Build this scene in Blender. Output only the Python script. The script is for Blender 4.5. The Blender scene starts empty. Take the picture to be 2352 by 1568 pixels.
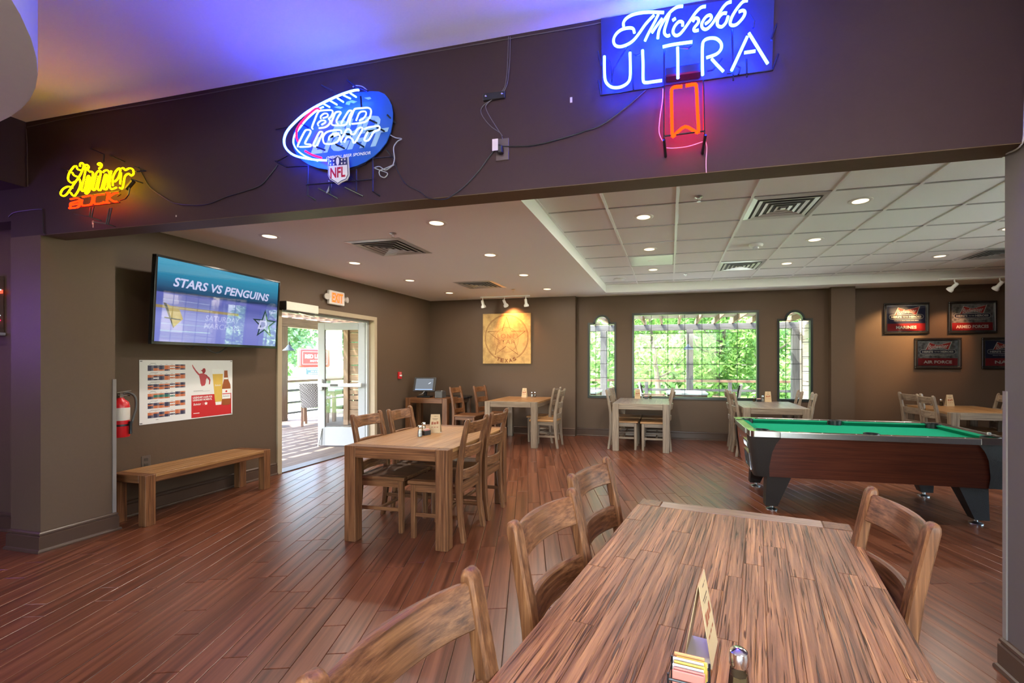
import bpy, bmesh, math, random
from mathutils import Matrix, Vector

random.seed(7)
SC = bpy.context.scene
COL = SC.collection
R = math.radians

# ------------------------------------------------------------------ camera
# level camera with a shifted 15.7 mm lens; world X runs along the window wall,
# Y into the room, Z up; the camera stands at the origin, 1.39 m high.
F_PX, YAW, CX, HY, CAM_H = 1022.8, 0.23322, 1295.7, 831.7, 1.39
cam_d = bpy.data.cameras.new('camera')
cam_d.sensor_width = 36.0
cam_d.lens = 36.0 * F_PX / 2352
cam_d.shift_x = -(CX - 1176) / 2352
cam_d.shift_y = (HY - 784) / 2352
cam_d.clip_start = 0.05
cam_d.clip_end = 300
cam = bpy.data.objects.new('camera', cam_d)
COL.objects.link(cam)
cam.location = (0, 0, CAM_H)
cam.rotation_euler = (R(90), 0, YAW)
SC.camera = cam

# ------------------------------------------------------------------ sky, sun, exposure
world = bpy.data.worlds.new('world')
SC.world = world
world.use_nodes = True
wn = world.node_tree
wn.nodes.clear()
w_out = wn.nodes.new('ShaderNodeOutputWorld')
w_bg = wn.nodes.new('ShaderNodeBackground')
w_sky = wn.nodes.new('ShaderNodeTexSky')
w_sky.sky_type = 'NISHITA'
w_sky.sun_disc = False
w_sky.sun_elevation = R(58)
w_sky.sun_rotation = R(215)
w_sky.altitude = 100
w_sky.dust_density = 3.0
wn.links.new(w_sky.outputs[0], w_bg.inputs[0])
w_bg.inputs[1].default_value = 1.65
wn.links.new(w_bg.outputs[0], w_out.inputs[0])

sun_d = bpy.data.lights.new('sun', 'SUN')
sun_d.energy = 11.5
sun_d.angle = R(0.6)
sun_d.color = (1.0, 0.95, 0.86)
sun = bpy.data.objects.new('sun', sun_d)
COL.objects.link(sun)
# the sun stands high to the left, a little behind the building
sun.rotation_euler = Vector((0.55, 0.25, -1.0)).to_track_quat('-Z', 'Y').to_euler()

SC.view_settings.view_transform = 'Standard'
SC.view_settings.look = 'None'
SC.view_settings.gamma = 1.0
SC.view_settings.use_curve_mapping = False
SC.view_settings.exposure = 1.25
cy = SC.cycles
cy.use_denoising = True
cy.max_bounces = 7
cy.diffuse_bounces = 4
cy.glossy_bounces = 3
cy.transmission_bounces = 4
cy.transparent_max_bounces = 12
cy.caustics_reflective = False
cy.caustics_refractive = False
cy.sample_clamp_indirect = 4.0
cy.use_light_tree = True

# ------------------------------------------------------------------ measures
XL = -4.75          # left wall
YW = 8.33           # window wall
YC = 8.20           # wall with the canvas
YB = 2.285          # front face of the header over the opening
YBB = 2.427         # back face of the header
ZH = 2.322          # underside of the header
ZC = 2.635          # plaster ceiling of the back room
ZT = 2.77           # tile ceiling in the tray
ZF = 3.165          # ceiling of the front room
XR = 6.3            # right wall


def ray(u, v):
    x = (u - CX) / F_PX
    z = (HY - v) / F_PX
    ca, sa = math.cos(YAW), math.sin(YAW)
    return Vector((x * ca - sa, x * sa + ca, z))


def on_y(u, v, Y):
    """the point of the wall plane at depth Y where a traced outline lies"""
    d = ray(u, v)
    return d * (Y / d.y) + Vector((0, 0, CAM_H))


# ------------------------------------------------------------------ materials
MATS = {}


def new_mat(name):
    m = bpy.data.materials.new(name)
    m.use_nodes = True
    nt = m.node_tree
    nt.nodes.clear()
    out = nt.nodes.new('ShaderNodeOutputMaterial')
    return m, nt, out


def principled(nt, out):
    b = nt.nodes.new('ShaderNodeBsdfPrincipled')
    nt.links.new(b.outputs[0], out.inputs[0])
    return b


def plain(name, col, rough=0.5, metal=0.0, spec=0.5, var=0.06, scale=30.0, bump=0.0, coat=0.0):
    """a plain finish with slight tonal mottling from a noise texture"""
    if name in MATS:
        return MATS[name]
    m, nt, out = new_mat(name)
    b = principled(nt, out)
    b.inputs['Roughness'].default_value = rough
    b.inputs['Metallic'].default_value = metal
    b.inputs['Specular IOR Level'].default_value = spec
    b.inputs['Coat Weight'].default_value = coat
    tc = nt.nodes.new('ShaderNodeTexCoord')
    nz = nt.nodes.new('ShaderNodeTexNoise')
    nz.inputs['Scale'].default_value = scale
    nz.inputs['Detail'].default_value = 3
    nt.links.new(tc.outputs['Object'], nz.inputs['Vector'])
    mx = nt.nodes.new('ShaderNodeMix')
    mx.data_type = 'RGBA'
    nt.links.new(nz.outputs['Fac'], mx.inputs['Factor'])
    mx.inputs['A'].default_value = tuple(max(0, c * (1 - var)) for c in col) + (1,)
    mx.inputs['B'].default_value = tuple(min(1, c * (1 + var)) for c in col) + (1,)
    nt.links.new(mx.outputs['Result'], b.inputs['Base Color'])
    if bump > 0:
        bp = nt.nodes.new('ShaderNodeBump')
        bp.inputs['Strength'].default_value = bump
        bp.inputs['Distance'].default_value = 0.01
        nt.links.new(nz.outputs['Fac'], bp.inputs['Height'])
        nt.links.new(bp.outputs[0], b.inputs['Normal'])
    MATS[name] = m
    return m


def emit(name, col, strength=1.0):
    if name in MATS:
        return MATS[name]
    m, nt, out = new_mat(name)
    e = nt.nodes.new('ShaderNodeEmission')
    e.inputs[0].default_value = tuple(col) + (1,)
    e.inputs[1].default_value = strength
    nt.links.new(e.outputs[0], out.inputs[0])
    MATS[name] = m
    return m


def thin_glass(name, tint=(0.96, 0.99, 0.97), refl=1.0, rough=0.0):
    if name in MATS:
        return MATS[name]
    m, nt, out = new_mat(name)
    tr = nt.nodes.new('ShaderNodeBsdfTransparent')
    tr.inputs[0].default_value = tuple(tint) + (1,)
    gl = nt.nodes.new('ShaderNodeBsdfGlossy')
    gl.inputs['Roughness'].default_value = rough
    fr = nt.nodes.new('ShaderNodeFresnel')
    fr.inputs[0].default_value = 1.5
    mul = nt.nodes.new('ShaderNodeMath')
    mul.operation = 'MULTIPLY'
    mul.inputs[1].default_value = refl
    nt.links.new(fr.outputs[0], mul.inputs[0])
    mx = nt.nodes.new('ShaderNodeMixShader')
    nt.links.new(mul.outputs[0], mx.inputs[0])
    nt.links.new(tr.outputs[0], mx.inputs[1])
    nt.links.new(gl.outputs[0], mx.inputs[2])
    nt.links.new(mx.outputs[0], out.inputs[0])
    MATS[name] = m
    return m


def wood(name, axis, dark, mid, light, rough=0.45, spec=0.5, grain=1.0, bump=0.25, crack=0.0, tone='OBJECT', coat=0.0, vary=0.22):
    """streaky wood: noise stretched along the grain axis, offset for each object"""
    if name in MATS:
        return MATS[name]
    m, nt, out = new_mat(name)
    b = principled(nt, out)
    b.inputs['Roughness'].default_value = rough
    b.inputs['Specular IOR Level'].default_value = spec
    b.inputs['Coat Weight'].default_value = coat
    b.inputs['Coat Roughness'].default_value = 0.25
    tc = nt.nodes.new('ShaderNodeTexCoord')
    oi = nt.nodes.new('ShaderNodeObjectInfo')
    geo = nt.nodes.new('ShaderNodeNewGeometry')
    rnd = oi.outputs['Random'] if tone == 'OBJECT' else geo.outputs['Random Per Island']
    off = nt.nodes.new('ShaderNodeVectorMath')
    off.operation = 'SCALE'
    off.inputs[0].default_value = (7.3, 5.1, 9.7)
    nt.links.new(rnd, off.inputs['Scale'])
    add = nt.nodes.new('ShaderNodeVectorMath')
    add.operation = 'ADD'
    nt.links.new(tc.outputs['Object'], add.inputs[0])
    nt.links.new(off.outputs[0], add.inputs[1])
    mp = nt.nodes.new('ShaderNodeMapping')
    s = [85.0 * grain] * 3
    s['xyz'.index(axis)] = 2.6 * grain
    mp.inputs['Scale'].default_value = s
    nt.links.new(add.outputs[0], mp.inputs[0])
    nz = nt.nodes.new('ShaderNodeTexNoise')
    nz.inputs['Scale'].default_value = 1.0
    nz.inputs['Detail'].default_value = 6
    nz.inputs['Roughness'].default_value = 0.62
    nz.inputs['Distortion'].default_value = 0.2
    nt.links.new(mp.outputs[0], nz.inputs['Vector'])
    big = nt.nodes.new('ShaderNodeTexNoise')
    big.inputs['Scale'].default_value = 2.2
    big.inputs['Detail'].default_value = 2
    nt.links.new(add.outputs[0], big.inputs['Vector'])
    ramp = nt.nodes.new('ShaderNodeValToRGB')
    e = ramp.color_ramp.elements
    e[0].position = 0.30
    e[0].color = tuple(dark) + (1,)
    e[1].position = 0.72
    e[1].color = tuple(light) + (1,)
    c = e.new(0.5)
    c.color = tuple(mid) + (1,)
    nt.links.new(nz.outputs['Fac'], ramp.inputs[0])
    hsv = nt.nodes.new('ShaderNodeHueSaturation')
    mr = nt.nodes.new('ShaderNodeMapRange')
    mr.inputs['To Min'].default_value = 1 - vary
    mr.inputs['To Max'].default_value = 1 + vary
    mixv = nt.nodes.new('ShaderNodeMath')
    mixv.operation = 'ADD'
    half = nt.nodes.new('ShaderNodeMath')
    half.operation = 'MULTIPLY'
    half.inputs[1].default_value = 0.5
    nt.links.new(big.outputs['Fac'], half.inputs[0])
    half2 = nt.nodes.new('ShaderNodeMath')
    half2.operation = 'MULTIPLY'
    half2.inputs[1].default_value = 0.5
    nt.links.new(rnd, half2.inputs[0])
    nt.links.new(half.outputs[0], mixv.inputs[0])
    nt.links.new(half2.outputs[0], mixv.inputs[1])
    nt.links.new(mixv.outputs[0], mr.inputs[0])
    nt.links.new(mr.outputs[0], hsv.inputs['Value'])
    nt.links.new(ramp.outputs[0], hsv.inputs['Color'])
    col = hsv.outputs[0]
    height = nz.outputs['Fac']
    if crack > 0:
        cr = nt.nodes.new('ShaderNodeTexNoise')
        cmp_ = nt.nodes.new('ShaderNodeMapping')
        cs = [150.0] * 3
        cs['xyz'.index(axis)] = 3.4
        cmp_.inputs['Scale'].default_value = cs
        nt.links.new(add.outputs[0], cmp_.inputs[0])
        nt.links.new(cmp_.outputs[0], cr.inputs['Vector'])
        cr.inputs['Scale'].default_value = 1.0
        cr.inputs['Detail'].default_value = 2
        cr.inputs['Distortion'].default_value = 1.4
        crr = nt.nodes.new('ShaderNodeValToRGB')
        crr.color_ramp.elements[0].position = 0.345
        crr.color_ramp.elements[0].color = (.14, .08, .05, 1)
        crr.color_ramp.elements[1].position = 0.42
        crr.color_ramp.elements[1].color = (1, 1, 1, 1)
        nt.links.new(cr.outputs['Fac'], crr.inputs[0])
        mm = nt.nodes.new('ShaderNodeMix')
        mm.data_type = 'RGBA'
        mm.blend_type = 'MULTIPLY'
        mm.inputs['Factor'].default_value = crack
        nt.links.new(col, mm.inputs['A'])
        nt.links.new(crr.outputs[0], mm.inputs['B'])
        col = mm.outputs['Result']
        hh = nt.nodes.new('ShaderNodeMath')
        hh.operation = 'MULTIPLY'
        nt.links.new(nz.outputs['Fac'], hh.inputs[0])
        nt.links.new(crr.outputs[0], hh.inputs[1])
        height = hh.outputs[0]
    nt.links.new(col, b.inputs['Base Color'])
    bp = nt.nodes.new('ShaderNodeBump')
    bp.inputs['Strength'].default_value = bump
    bp.inputs['Distance'].default_value = 0.004
    nt.links.new(height, bp.inputs['Height'])
    nt.links.new(bp.outputs[0], b.inputs['Normal'])
    MATS[name] = m
    return m


# room finishes
M_WALL = plain('brown_paint', (0.098, 0.062, 0.040), 0.5, spec=0.22, var=0.05, scale=55, bump=0.06)
M_HEAD = plain('plum_brown_paint', (0.045, 0.026, 0.030), 0.55, spec=0.12, var=0.05, scale=55, bump=0.05)
M_TRIM = plain('brown_gloss_trim', (0.070, 0.040, 0.027), 0.3, spec=0.3, var=0.04)
M_CEIL = plain('white_ceiling_paint', (0.90, 0.90, 0.90), 0.8, var=0.03, scale=90, bump=0.05)
M_TILE = plain('ceiling_tile_board', (0.84, 0.835, 0.83), 0.9, var=0.10, scale=260, bump=0.35)
M_TEE = plain('white_tee_bar', (0.80, 0.80, 0.80), 0.35, var=0.02)
M_WHITE = plain('white_enamel', (0.80, 0.80, 0.78), 0.35, var=0.02)
M_BLACK = plain('black_plastic', (0.012, 0.012, 0.013), 0.35, var=0.05)
M_DARK = plain('dark_void', (0.012, 0.011, 0.011), 0.7, var=0.05)
M_CHROME = plain('chrome', (0.72, 0.72, 0.72), 0.14, metal=1.0, var=0.03)
M_ALU = plain('brushed_aluminium', (0.60, 0.59, 0.57), 0.30, metal=1.0, var=0.06, scale=80)
M_GUARD = plain('clear_corner_guard', (0.20, 0.175, 0.16), 0.2, var=0.03)

# woods
W_D, W_M, W_L = (0.055, 0.018, 0.006), (0.145, 0.056, 0.021), (0.265, 0.118, 0.048)
WOOD = {a: wood('reclaimed_wood_' + a, a, W_D, W_M, W_L, rough=0.42, spec=0.32, bump=0.35, vary=0.18) for a in 'xyz'}
G_D, G_M, G_L = (0.105, 0.066, 0.040), (0.20, 0.138, 0.090), (0.32, 0.240, 0.165)
GREY = {a: wood('sheen_tinted_wood_' + a, a, G_D, G_M, G_L, rough=0.38, bump=0.35, vary=0.15) for a in 'xyz'}  # pale sheen of the window daylight is mixed into this wood colour
TOPW = {a: wood('honey_wood_' + a, a, (0.19, 0.080, 0.026), (0.34, 0.165, 0.060), (0.48, 0.26, 0.105), rough=0.34, bump=0.3, vary=0.16) for a in 'xyz'}
DARKW = {a: wood('dark_stained_wood_' + a, a, (0.07, 0.036, 0.024), (0.14, 0.075, 0.046), (0.21, 0.122, 0.077), rough=0.45, bump=0.3) for a in 'xyz'}
RUSTIC = wood('rustic_board', 'y', (0.080, 0.026, 0.009), (0.225, 0.090, 0.036), (0.50, 0.240, 0.092), rough=0.36, spec=0.4, grain=0.9, bump=0.9, crack=0.92, vary=0.40)
RUSTIC_END = wood('rustic_end_board', 'x', (0.12, 0.062, 0.036), (0.25, 0.145, 0.088), (0.36, 0.225, 0.14), rough=0.38, bump=0.3, vary=0.15)


# ------------------------------------------------------------------ mesh building
class MB:
    def __init__(self):
        self.v = []
        self.f = []

    def add(self, vs, fs):
        o = len(self.v)
        self.v += [tuple(p) for p in vs]
        self.f += [tuple(i + o for i in f) for f in fs]
        return self

    def box(self, x0, x1, y0, y1, z0, z1):
        vs = [(x, y, z) for x in (x0, x1) for y in (y0, y1) for z in (z0, z1)]
        return self.add(vs, [(0, 1, 3, 2), (4, 6, 7, 5), (0, 4, 5, 1), (2, 3, 7, 6), (0, 2, 6, 4), (1, 5, 7, 3)])

    def cbox(self, x0, x1, y0, y1, z0, z1, c=0.004, M=None):
        """box with chamfered edges"""
        c = min(c, abs(x1 - x0) * .4, abs(y1 - y0) * .4, abs(z1 - z0) * .4)
        X, Y, Z = (x0, x1), (y0, y1), (z0, z1)
        vs, idx = [], {}
        for i in (0, 1):
            for j in (0, 1):
                for k in (0, 1):
                    sx, sy, sz = (1 - 2 * i) * c, (1 - 2 * j) * c, (1 - 2 * k) * c
                    idx[i, j, k, 0] = len(vs); vs.append(Vector((X[i], Y[j] + sy, Z[k] + sz)))
                    idx[i, j, k, 1] = len(vs); vs.append(Vector((X[i] + sx, Y[j], Z[k] + sz)))
                    idx[i, j, k, 2] = len(vs); vs.append(Vector((X[i] + sx, Y[j] + sy, Z[k])))
        fs = []
        q = [(0, 0), (1, 0), (1, 1), (0, 1)]
        for i in (0, 1):
            f = [idx[i, a, b, 0] for a, b in q]; fs.append(f if i else f[::-1])
            f = [idx[a, i, b, 1] for a, b in q]; fs.append(f[::-1] if i else f)
            f = [idx[a, b, i, 2] for a, b in q]; fs.append(f if i else f[::-1])
        for a in (0, 1):
            for b in (0, 1):
                f = [idx[0, a, b, 1], idx[1, a, b, 1], idx[1, a, b, 2], idx[0, a, b, 2]]
                fs.append(f if (a == b) else f[::-1])
                f = [idx[a, 0, b, 0], idx[a, 1, b, 0], idx[a, 1, b, 2], idx[a, 0, b, 2]]
                fs.append(f[::-1] if (a == b) else f)
                f = [idx[a, b, 0, 0], idx[a, b, 1, 0], idx[a, b, 1, 1], idx[a, b, 0, 1]]
                fs.append(f if (a == b) else f[::-1])
        for i in (0, 1):
            for j in (0, 1):
                for k in (0, 1):
                    f = [idx[i, j, k, 0], idx[i, j, k, 1], idx[i, j, k, 2]]
                    fs.append(f if (i + j + k) % 2 else f[::-1])
        if M is not None:
            vs = [M @ p for p in vs]
        return self.add(vs, fs)

    def bar(self, p, q, w, h=None, up=(0, 0, 1)):
        """rectangular bar from p to q"""
        p, q = Vector(p), Vector(q)
        h = h or w
        d = (q - p).normalized()
        u = Vector(up)
        if abs(d.dot(u)) > 0.95:
            u = Vector((1, 0, 0))
        s = d.cross(u).normalized()
        u = s.cross(d).normalized()
        vs = []
        for e in (p, q):
            for a, b in ((-1, -1), (1, -1), (1, 1), (-1, 1)):
                vs.append(e + s * a * w / 2 + u * b * h / 2)
        return self.add(vs, [(0, 1, 2, 3), (7, 6, 5, 4), (0, 4, 5, 1), (1, 5, 6, 2), (2, 6, 7, 3), (3, 7, 4, 0)])

    def tube(self, pts, r, n=8, closed=False, cap=True):
        pts = [Vector(p) for p in pts]
        m = len(pts)
        rr = r if isinstance(r, (list, tuple)) else [r] * m
        prev = None
        o = len(self.v)
        for i, p in enumerate(pts):
            a = pts[(i - 1) % m] if (closed or i > 0) else p
            b = pts[(i + 1) % m] if (closed or i < m - 1) else p
            d = (b - a)
            if d.length < 1e-9:
                d = Vector((0, 0, 1))
            d.normalize()
            if prev is None:
                u = Vector((0, 0, 1)) if abs(d.z) < 0.9 else Vector((1, 0, 0))
                s = d.cross(u).normalized()
            else:
                s = (prev - d * prev.dot(d))
                if s.length < 1e-6:
                    s = d.orthogonal()
                s.normalize()
            prev = s
            t = d.cross(s)
            for k in range(n):
                an = 2 * math.pi * k / n
                self.v.append(tuple(p + (s * math.cos(an) + t * math.sin(an)) * rr[i]))
        for i in range(m if closed else m - 1):
            i2 = (i + 1) % m
            for k in range(n):
                k2 = (k + 1) % n
                self.f.append((o + i * n + k, o + i * n + k2, o + i2 * n + k2, o + i2 * n + k))
        if cap and not closed:
            self.f.append(tuple(o + k for k in range(n))[::-1])
            self.f.append(tuple(o + (m - 1) * n + k for k in range(n)))
        return self

    def lathe(self, prof, n=20, c=(0, 0, 0), M=None):
        o = len(self.v)
        for r, z in prof:
            for k in range(n):
                an = 2 * math.pi * k / n
                p = Vector((r * math.cos(an), r * math.sin(an), z))
                if M is not None:
                    p = M @ p
                self.v.append((p.x + c[0], p.y + c[1], p.z + c[2]))
        for i in range(len(prof) - 1):
            for k in range(n):
                k2 = (k + 1) % n
                self.f.append((o + i * n + k, o + i * n + k2, o + (i + 1) * n + k2, o + (i + 1) * n + k))
        if prof[0][0] > 1e-6:
            self.f.append(tuple(o + k for k in range(n))[::-1])
        if prof[-1][0] > 1e-6:
            self.f.append(tuple(o + (len(prof) - 1) * n + k for k in range(n)))
        return self

    def prism(self, poly, z0, z1, M=None):
        """extrude a 2-D outline (x, y) from z0 to z1"""
        n = len(poly)
        vs = [Vector((x, y, z0)) for x, y in poly] + [Vector((x, y, z1)) for x, y in poly]
        if M is not None:
            vs = [M @ p for p in vs]
        fs = [tuple(range(n))[::-1], tuple(range(n, 2 * n))]
        fs += [(i, (i + 1) % n, n + (i + 1) % n, n + i) for i in range(n)]
        return self.add(vs, fs)

    def flat(self, poly, z=0.0):
        return self.add([(x, y, z) for x, y in poly], [tuple(range(len(poly)))])

    def rect(self, x0, x1, y0, y1, z=0.0):
        return self.flat([(x0, y0), (x1, y0), (x1, y1), (x0, y1)], z)

    def mesh(self, name):
        me = bpy.data.meshes.new(name)
        me.from_pydata(self.v, [], self.f)
        me.validate()
        bm = bmesh.new()
        bm.from_mesh(me)
        bmesh.ops.recalc_face_normals(bm, faces=bm.faces)
        bm.to_mesh(me)
        bm.free()
        return me

    def build(self, name, mat, parent=None, smooth=False, loc=None, rot=None, raw=False):
        if raw:
            me = bpy.data.meshes.new(name)
            me.from_pydata(self.v, [], self.f)
        else:
            me = self.mesh(name)
        return link(name, me, mat, parent, smooth, loc, rot)


def link(name, me, mat, parent=None, smooth=False, loc=None, rot=None):
    me.materials.clear()
    if mat is not None:
        me.materials.append(mat)
    if smooth:
        me.polygons.foreach_set('use_smooth', [True] * len(me.polygons))
        try:
            me.set_sharp_from_angle(angle=R(38))
        except Exception:
            pass
    o = bpy.data.objects.new(name, me)
    COL.objects.link(o)
    if parent is not None:
        o.parent = parent
    if loc is not None:
        o.location = loc
    if rot is not None:
        o.rotation_euler = rot
    return o


def tag(o, label=None, cat=None, group=None, kind=None):
    if label:
        o['label'] = label
    if cat:
        o['category'] = cat
    if group:
        o['group'] = group
    if kind:
        o['kind'] = kind
    return o


def thing(name, label, cat, loc=(0, 0, 0), rz=0.0, group=None, rot=None):
    o = bpy.data.objects.new(name, None)
    o.empty_display_size = 0.05
    COL.objects.link(o)
    o.location = loc
    o.rotation_euler = rot if rot else (0, 0, rz)
    return tag(o, label, cat, group)


def struct(name, mb, mat, smooth=False, parent=None, label=None):
    o = mb.build(name, mat, parent, smooth)
    if parent is None:
        o['kind'] = 'structure'
        if label:
            o['label'] = label
    return o


def dup(root, loc, rz=None, label=None, group=None, rot=None):
    """copy a thing with its parts and sub-parts"""
    r = root.copy()
    COL.objects.link(r)
    r.location = loc
    if rz is not None:
        r.rotation_euler = (0, 0, rz)
    if rot is not None:
        r.rotation_euler = rot
    if label:
        r['label'] = label
    if group:
        r['group'] = group
    for ch in root.children:
        c = ch.copy()
        COL.objects.link(c)
        c.parent = r
        for g in ch.children:
            d = g.copy()
            COL.objects.link(d)
            d.parent = c
    return r


def smooth_path(pts, sub=4, closed=False):
    """Catmull-Rom through the points"""
    P = [Vector(p) for p in pts]
    n = len(P)
    if n < 3:
        return P
    out = []
    rng = range(n if closed else n - 1)
    for i in rng:
        p0 = P[(i - 1) % n] if (closed or i > 0) else P[0]
        p1, p2 = P[i], P[(i + 1) % n]
        p3 = P[(i + 2) % n] if (closed or i + 2 < n) else P[-1]
        for s in range(sub):
            t = s / sub
            out.append(0.5 * ((2 * p1) + (p2 - p0) * t + (2 * p0 - 5 * p1 + 4 * p2 - p3) * t * t + (3 * p1 - p0 - 3 * p2 + p3) * t ** 3))
    if not closed:
        out.append(P[-1])
    return out


def text_mesh(s, w=None, h=None, bold=0.0, shear=0.0, space=1.0, cx=0.0, cy=0.0, z=0.0, rot=0.0, depth=0.0, res=3):
    """flat lettering fitted into a w x h box centred on (cx, cy) of the local XY plane"""
    cu = bpy.data.curves.new('lettering', 'FONT')
    cu.body = s
    cu.size = 1.0
    cu.shear = shear
    cu.offset = bold
    cu.space_character = space
    cu.align_x = 'CENTER'
    cu.resolution_u = res
    cu.extrude = depth
    ob = bpy.data.objects.new('lettering', cu)
    COL.objects.link(ob)
    dg = bpy.context.evaluated_depsgraph_get()
    me = bpy.data.meshes.new_from_object(ob.evaluated_get(dg))
    bpy.data.objects.remove(ob)
    bpy.data.curves.remove(cu)
    xs = [v.co.x for v in me.vertices]
    ys = [v.co.y for v in me.vertices]
    x0, x1, y0, y1 = min(xs), max(xs), min(ys), max(ys)
    sx = (w / (x1 - x0)) if w else None
    sy = (h / (y1 - y0)) if h else None
    sx = sx or sy
    sy = sy or sx
    c, sn = math.cos(rot), math.sin(rot)
    for v in me.vertices:
        x, y = (v.co.x - (x0 + x1) / 2) * sx, (v.co.y - (y0 + y1) / 2) * sy
        v.co = (cx + x * c - y * sn, cy + x * sn + y * c, z + v.co.z)
    return me


def lettering(name, s, mat, parent, **k):
    return link(name, text_mesh(s, **k), mat, parent)


def lamp(name, kind, loc, power, color=(1, 0.86, 0.70), size=0.1, rot=(0, 0, 0), parent=None, spot=None, blend=0.4, shape='DISK'):
    d = bpy.data.lights.new(name, kind)
    d.energy = power
    d.color = color
    if kind == 'AREA':
        d.shape = shape
        d.size = size
    elif kind in ('SPOT', 'POINT'):
        d.shadow_soft_size = size
    if kind == 'SPOT':
        d.spot_size = spot
        d.spot_blend = blend
    o = bpy.data.objects.new(name, d)
    COL.objects.link(o)
    o.location = loc
    o.rotation_euler = rot
    if parent is not None:
        o.parent = parent
    return o


WALL_L = (R(90), 0, R(90))     # local x,y,z -> +Y, +Z, +X  (things on the left wall)
WALL_B = (R(90), 0, 0)         # local x,y,z -> +X, +Z, -Y  (things on walls that face the camera)

# ================================================================== THE ROOM
# ---- floor: slab with engineered planks laid at an angle
FA = R(18.0)
F_DIR = Vector((-math.sin(FA), math.cos(FA)))
F_ACR = Vector((math.cos(FA), math.sin(FA)))
PW = 0.12
PLANK_COL = dict(dark=(0.050, 0.0145, 0.006), mid=(0.130, 0.040, 0.018), light=(0.205, 0.074, 0.036))
M_PLANK = wood('floor_plank', 'x', rough=0.28, spec=0.42, grain=0.30, bump=0.16, vary=0.16, coat=0.0, **PLANK_COL)
M_PLANK_S = wood('floor_plank_far', 'x', rough=0.28, spec=0.42, grain=0.30, bump=0.16, vary=0.16, coat=0.0, tone='ISLAND', **PLANK_COL)
floor = struct('floor', MB().box(-6.3, XR, -4.0, 8.5, -0.12, -0.009), plain('floor_joint', (0.030, 0.013, 0.009), 0.7), label='reddish brown wood plank floor')


def clip_rect(poly, x0, x1, y0, y1):
    for ax, lim, sgn in ((0, x0, 1), (0, x1, -1), (1, y0, 1), (1, y1, -1)):
        out = []
        for i in range(len(poly)):
            a, b = poly[i - 1], poly[i]
            da, db = (a[ax] - lim) * sgn, (b[ax] - lim) * sgn
            if (da >= 0) != (db >= 0):
                t = da / (da - db)
                out.append((a[0] + (b[0] - a[0]) * t, a[1] + (b[1] - a[1]) * t))
            if db >= 0:
                out.append(b)
        poly = out
        if len(poly) < 3:
            return []
    return poly


def fw(s, t):
    p = F_DIR * s + F_ACR * t
    return (p.x, p.y)


def floor_view(p):
    xc = p[0] * math.cos(YAW) + p[1] * math.sin(YAW)
    zc = -p[0] * math.sin(YAW) + p[1] * math.cos(YAW)
    return xc, zc


def inside_room(p):
    if p[1] > 2.5:
        return XL < p[0] < XR and p[1] < YC
    return -6.3 < p[0] < XR and p[1] > -4.0


rp = random.Random(11)
planks = []
for row in range(-70, 100):
    s = -6.0 + rp.random() * 1.2
    while s < 12.0:
        ln = rp.choice((0.60, 0.90, 1.05, 1.20))
        c = fw(s + ln / 2, (row + 0.5) * PW)
        if -7.2 < c[0] < 7.2 and -5 < c[1] < 9.4:
            planks.append((row, s, ln, c))
        s += ln
near = []
for i, (row, s, ln, c) in enumerate(planks):
    cs = [fw(s, row * PW), fw(s + ln, row * PW), fw(s, (row + 1) * PW), fw(s + ln, (row + 1) * PW)]
    if not all(inside_room(q) for q in cs):
        continue
    vis = False
    for q in cs + [c]:
        xc, zc = floor_view(q)
        if zc > 0.3 and -1.35 < xc / zc < 1.10 and F_PX * CAM_H / zc < 790:
            vis = True
    # planks under the two columns stay in the joined mass
    if vis and not (c[0] < -4.3 and c[1] < 2.9) and not (c[0] > 1.3 and c[1] < 2.6):
        near.append((floor_view(c)[1], i))
near.sort()
single = set(i for _, i in near[:300])


def plank_mb(ln, x0=0.0, y0=0.0):
    g, c = 0.0011, 0.0026
    mb = MB()
    a = [(x0 + g, y0 + g), (x0 + ln - g, y0 + g), (x0 + ln - g, y0 + PW - g), (x0 + g, y0 + PW - g)]
    b = [(x0 + g + c, y0 + g + c), (x0 + ln - g - c, y0 + g + c), (x0 + ln - g - c, y0 + PW - g - c), (x0 + g + c, y0 + PW - g - c)]
    vs = [(x, y, -0.0085) for x, y in a] + [(x, y, -0.0018) for x, y in a] + [(x, y, 0.0) for x, y in b]
    fs = [(8, 9, 10, 11)]
    for k in range(4):
        j = (k + 1) % 4
        fs += [(k, j, 4 + j, 4 + k), (4 + k, 4 + j, 8 + j, 8 + k)]
    return mb.add(vs, fs)


plank_mesh = {}
stuffp = MB()
rotz = R(90) + FA
for i, (row, s, ln, c) in enumerate(planks):
    if i in single:
        if ln not in plank_mesh:
            # local x along the plank, local y across (to the left of x)
            plank_mesh[ln] = plank_mb(ln, 0.0, -PW).mesh('plank')
            plank_mesh[ln].materials.append(M_PLANK)
        o = bpy.data.objects.new('plank', plank_mesh[ln])
        COL.objects.link(o)
        o.parent = floor
        p = fw(s, row * PW)
        o.location = (p[0], p[1], 0)
        o.rotation_euler = (0, 0, rotz)
    else:
        quad = [fw(s, row * PW), fw(s + ln, row * PW), fw(s + ln, (row + 1) * PW), fw(s, (row + 1) * PW)]
        ins = all(inside_room(q) for q in quad)
        if ins:
            stuffp_add = plank_mb(ln, s, -(row + 1) * PW)
            stuffp.add(stuffp_add.v, stuffp_add.f)
        else:
            for rc in ((-6.3, XR, -4.0, 2.5), (XL - 0.05, XR, 2.5, 8.46)):
                pl = clip_rect(quad, *rc)
                if len(pl) >= 3:
                    lp = []
                    for q in pl:
                        v = Vector(q)
                        lp.append((v.dot(F_DIR), -v.dot(F_ACR)))
                    stuffp.flat(lp, 0.0)
o = stuffp.build('far_planks', M_PLANK_S, floor, rot=(0, 0, rotz))
o['kind'] = 'stuff'

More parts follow.
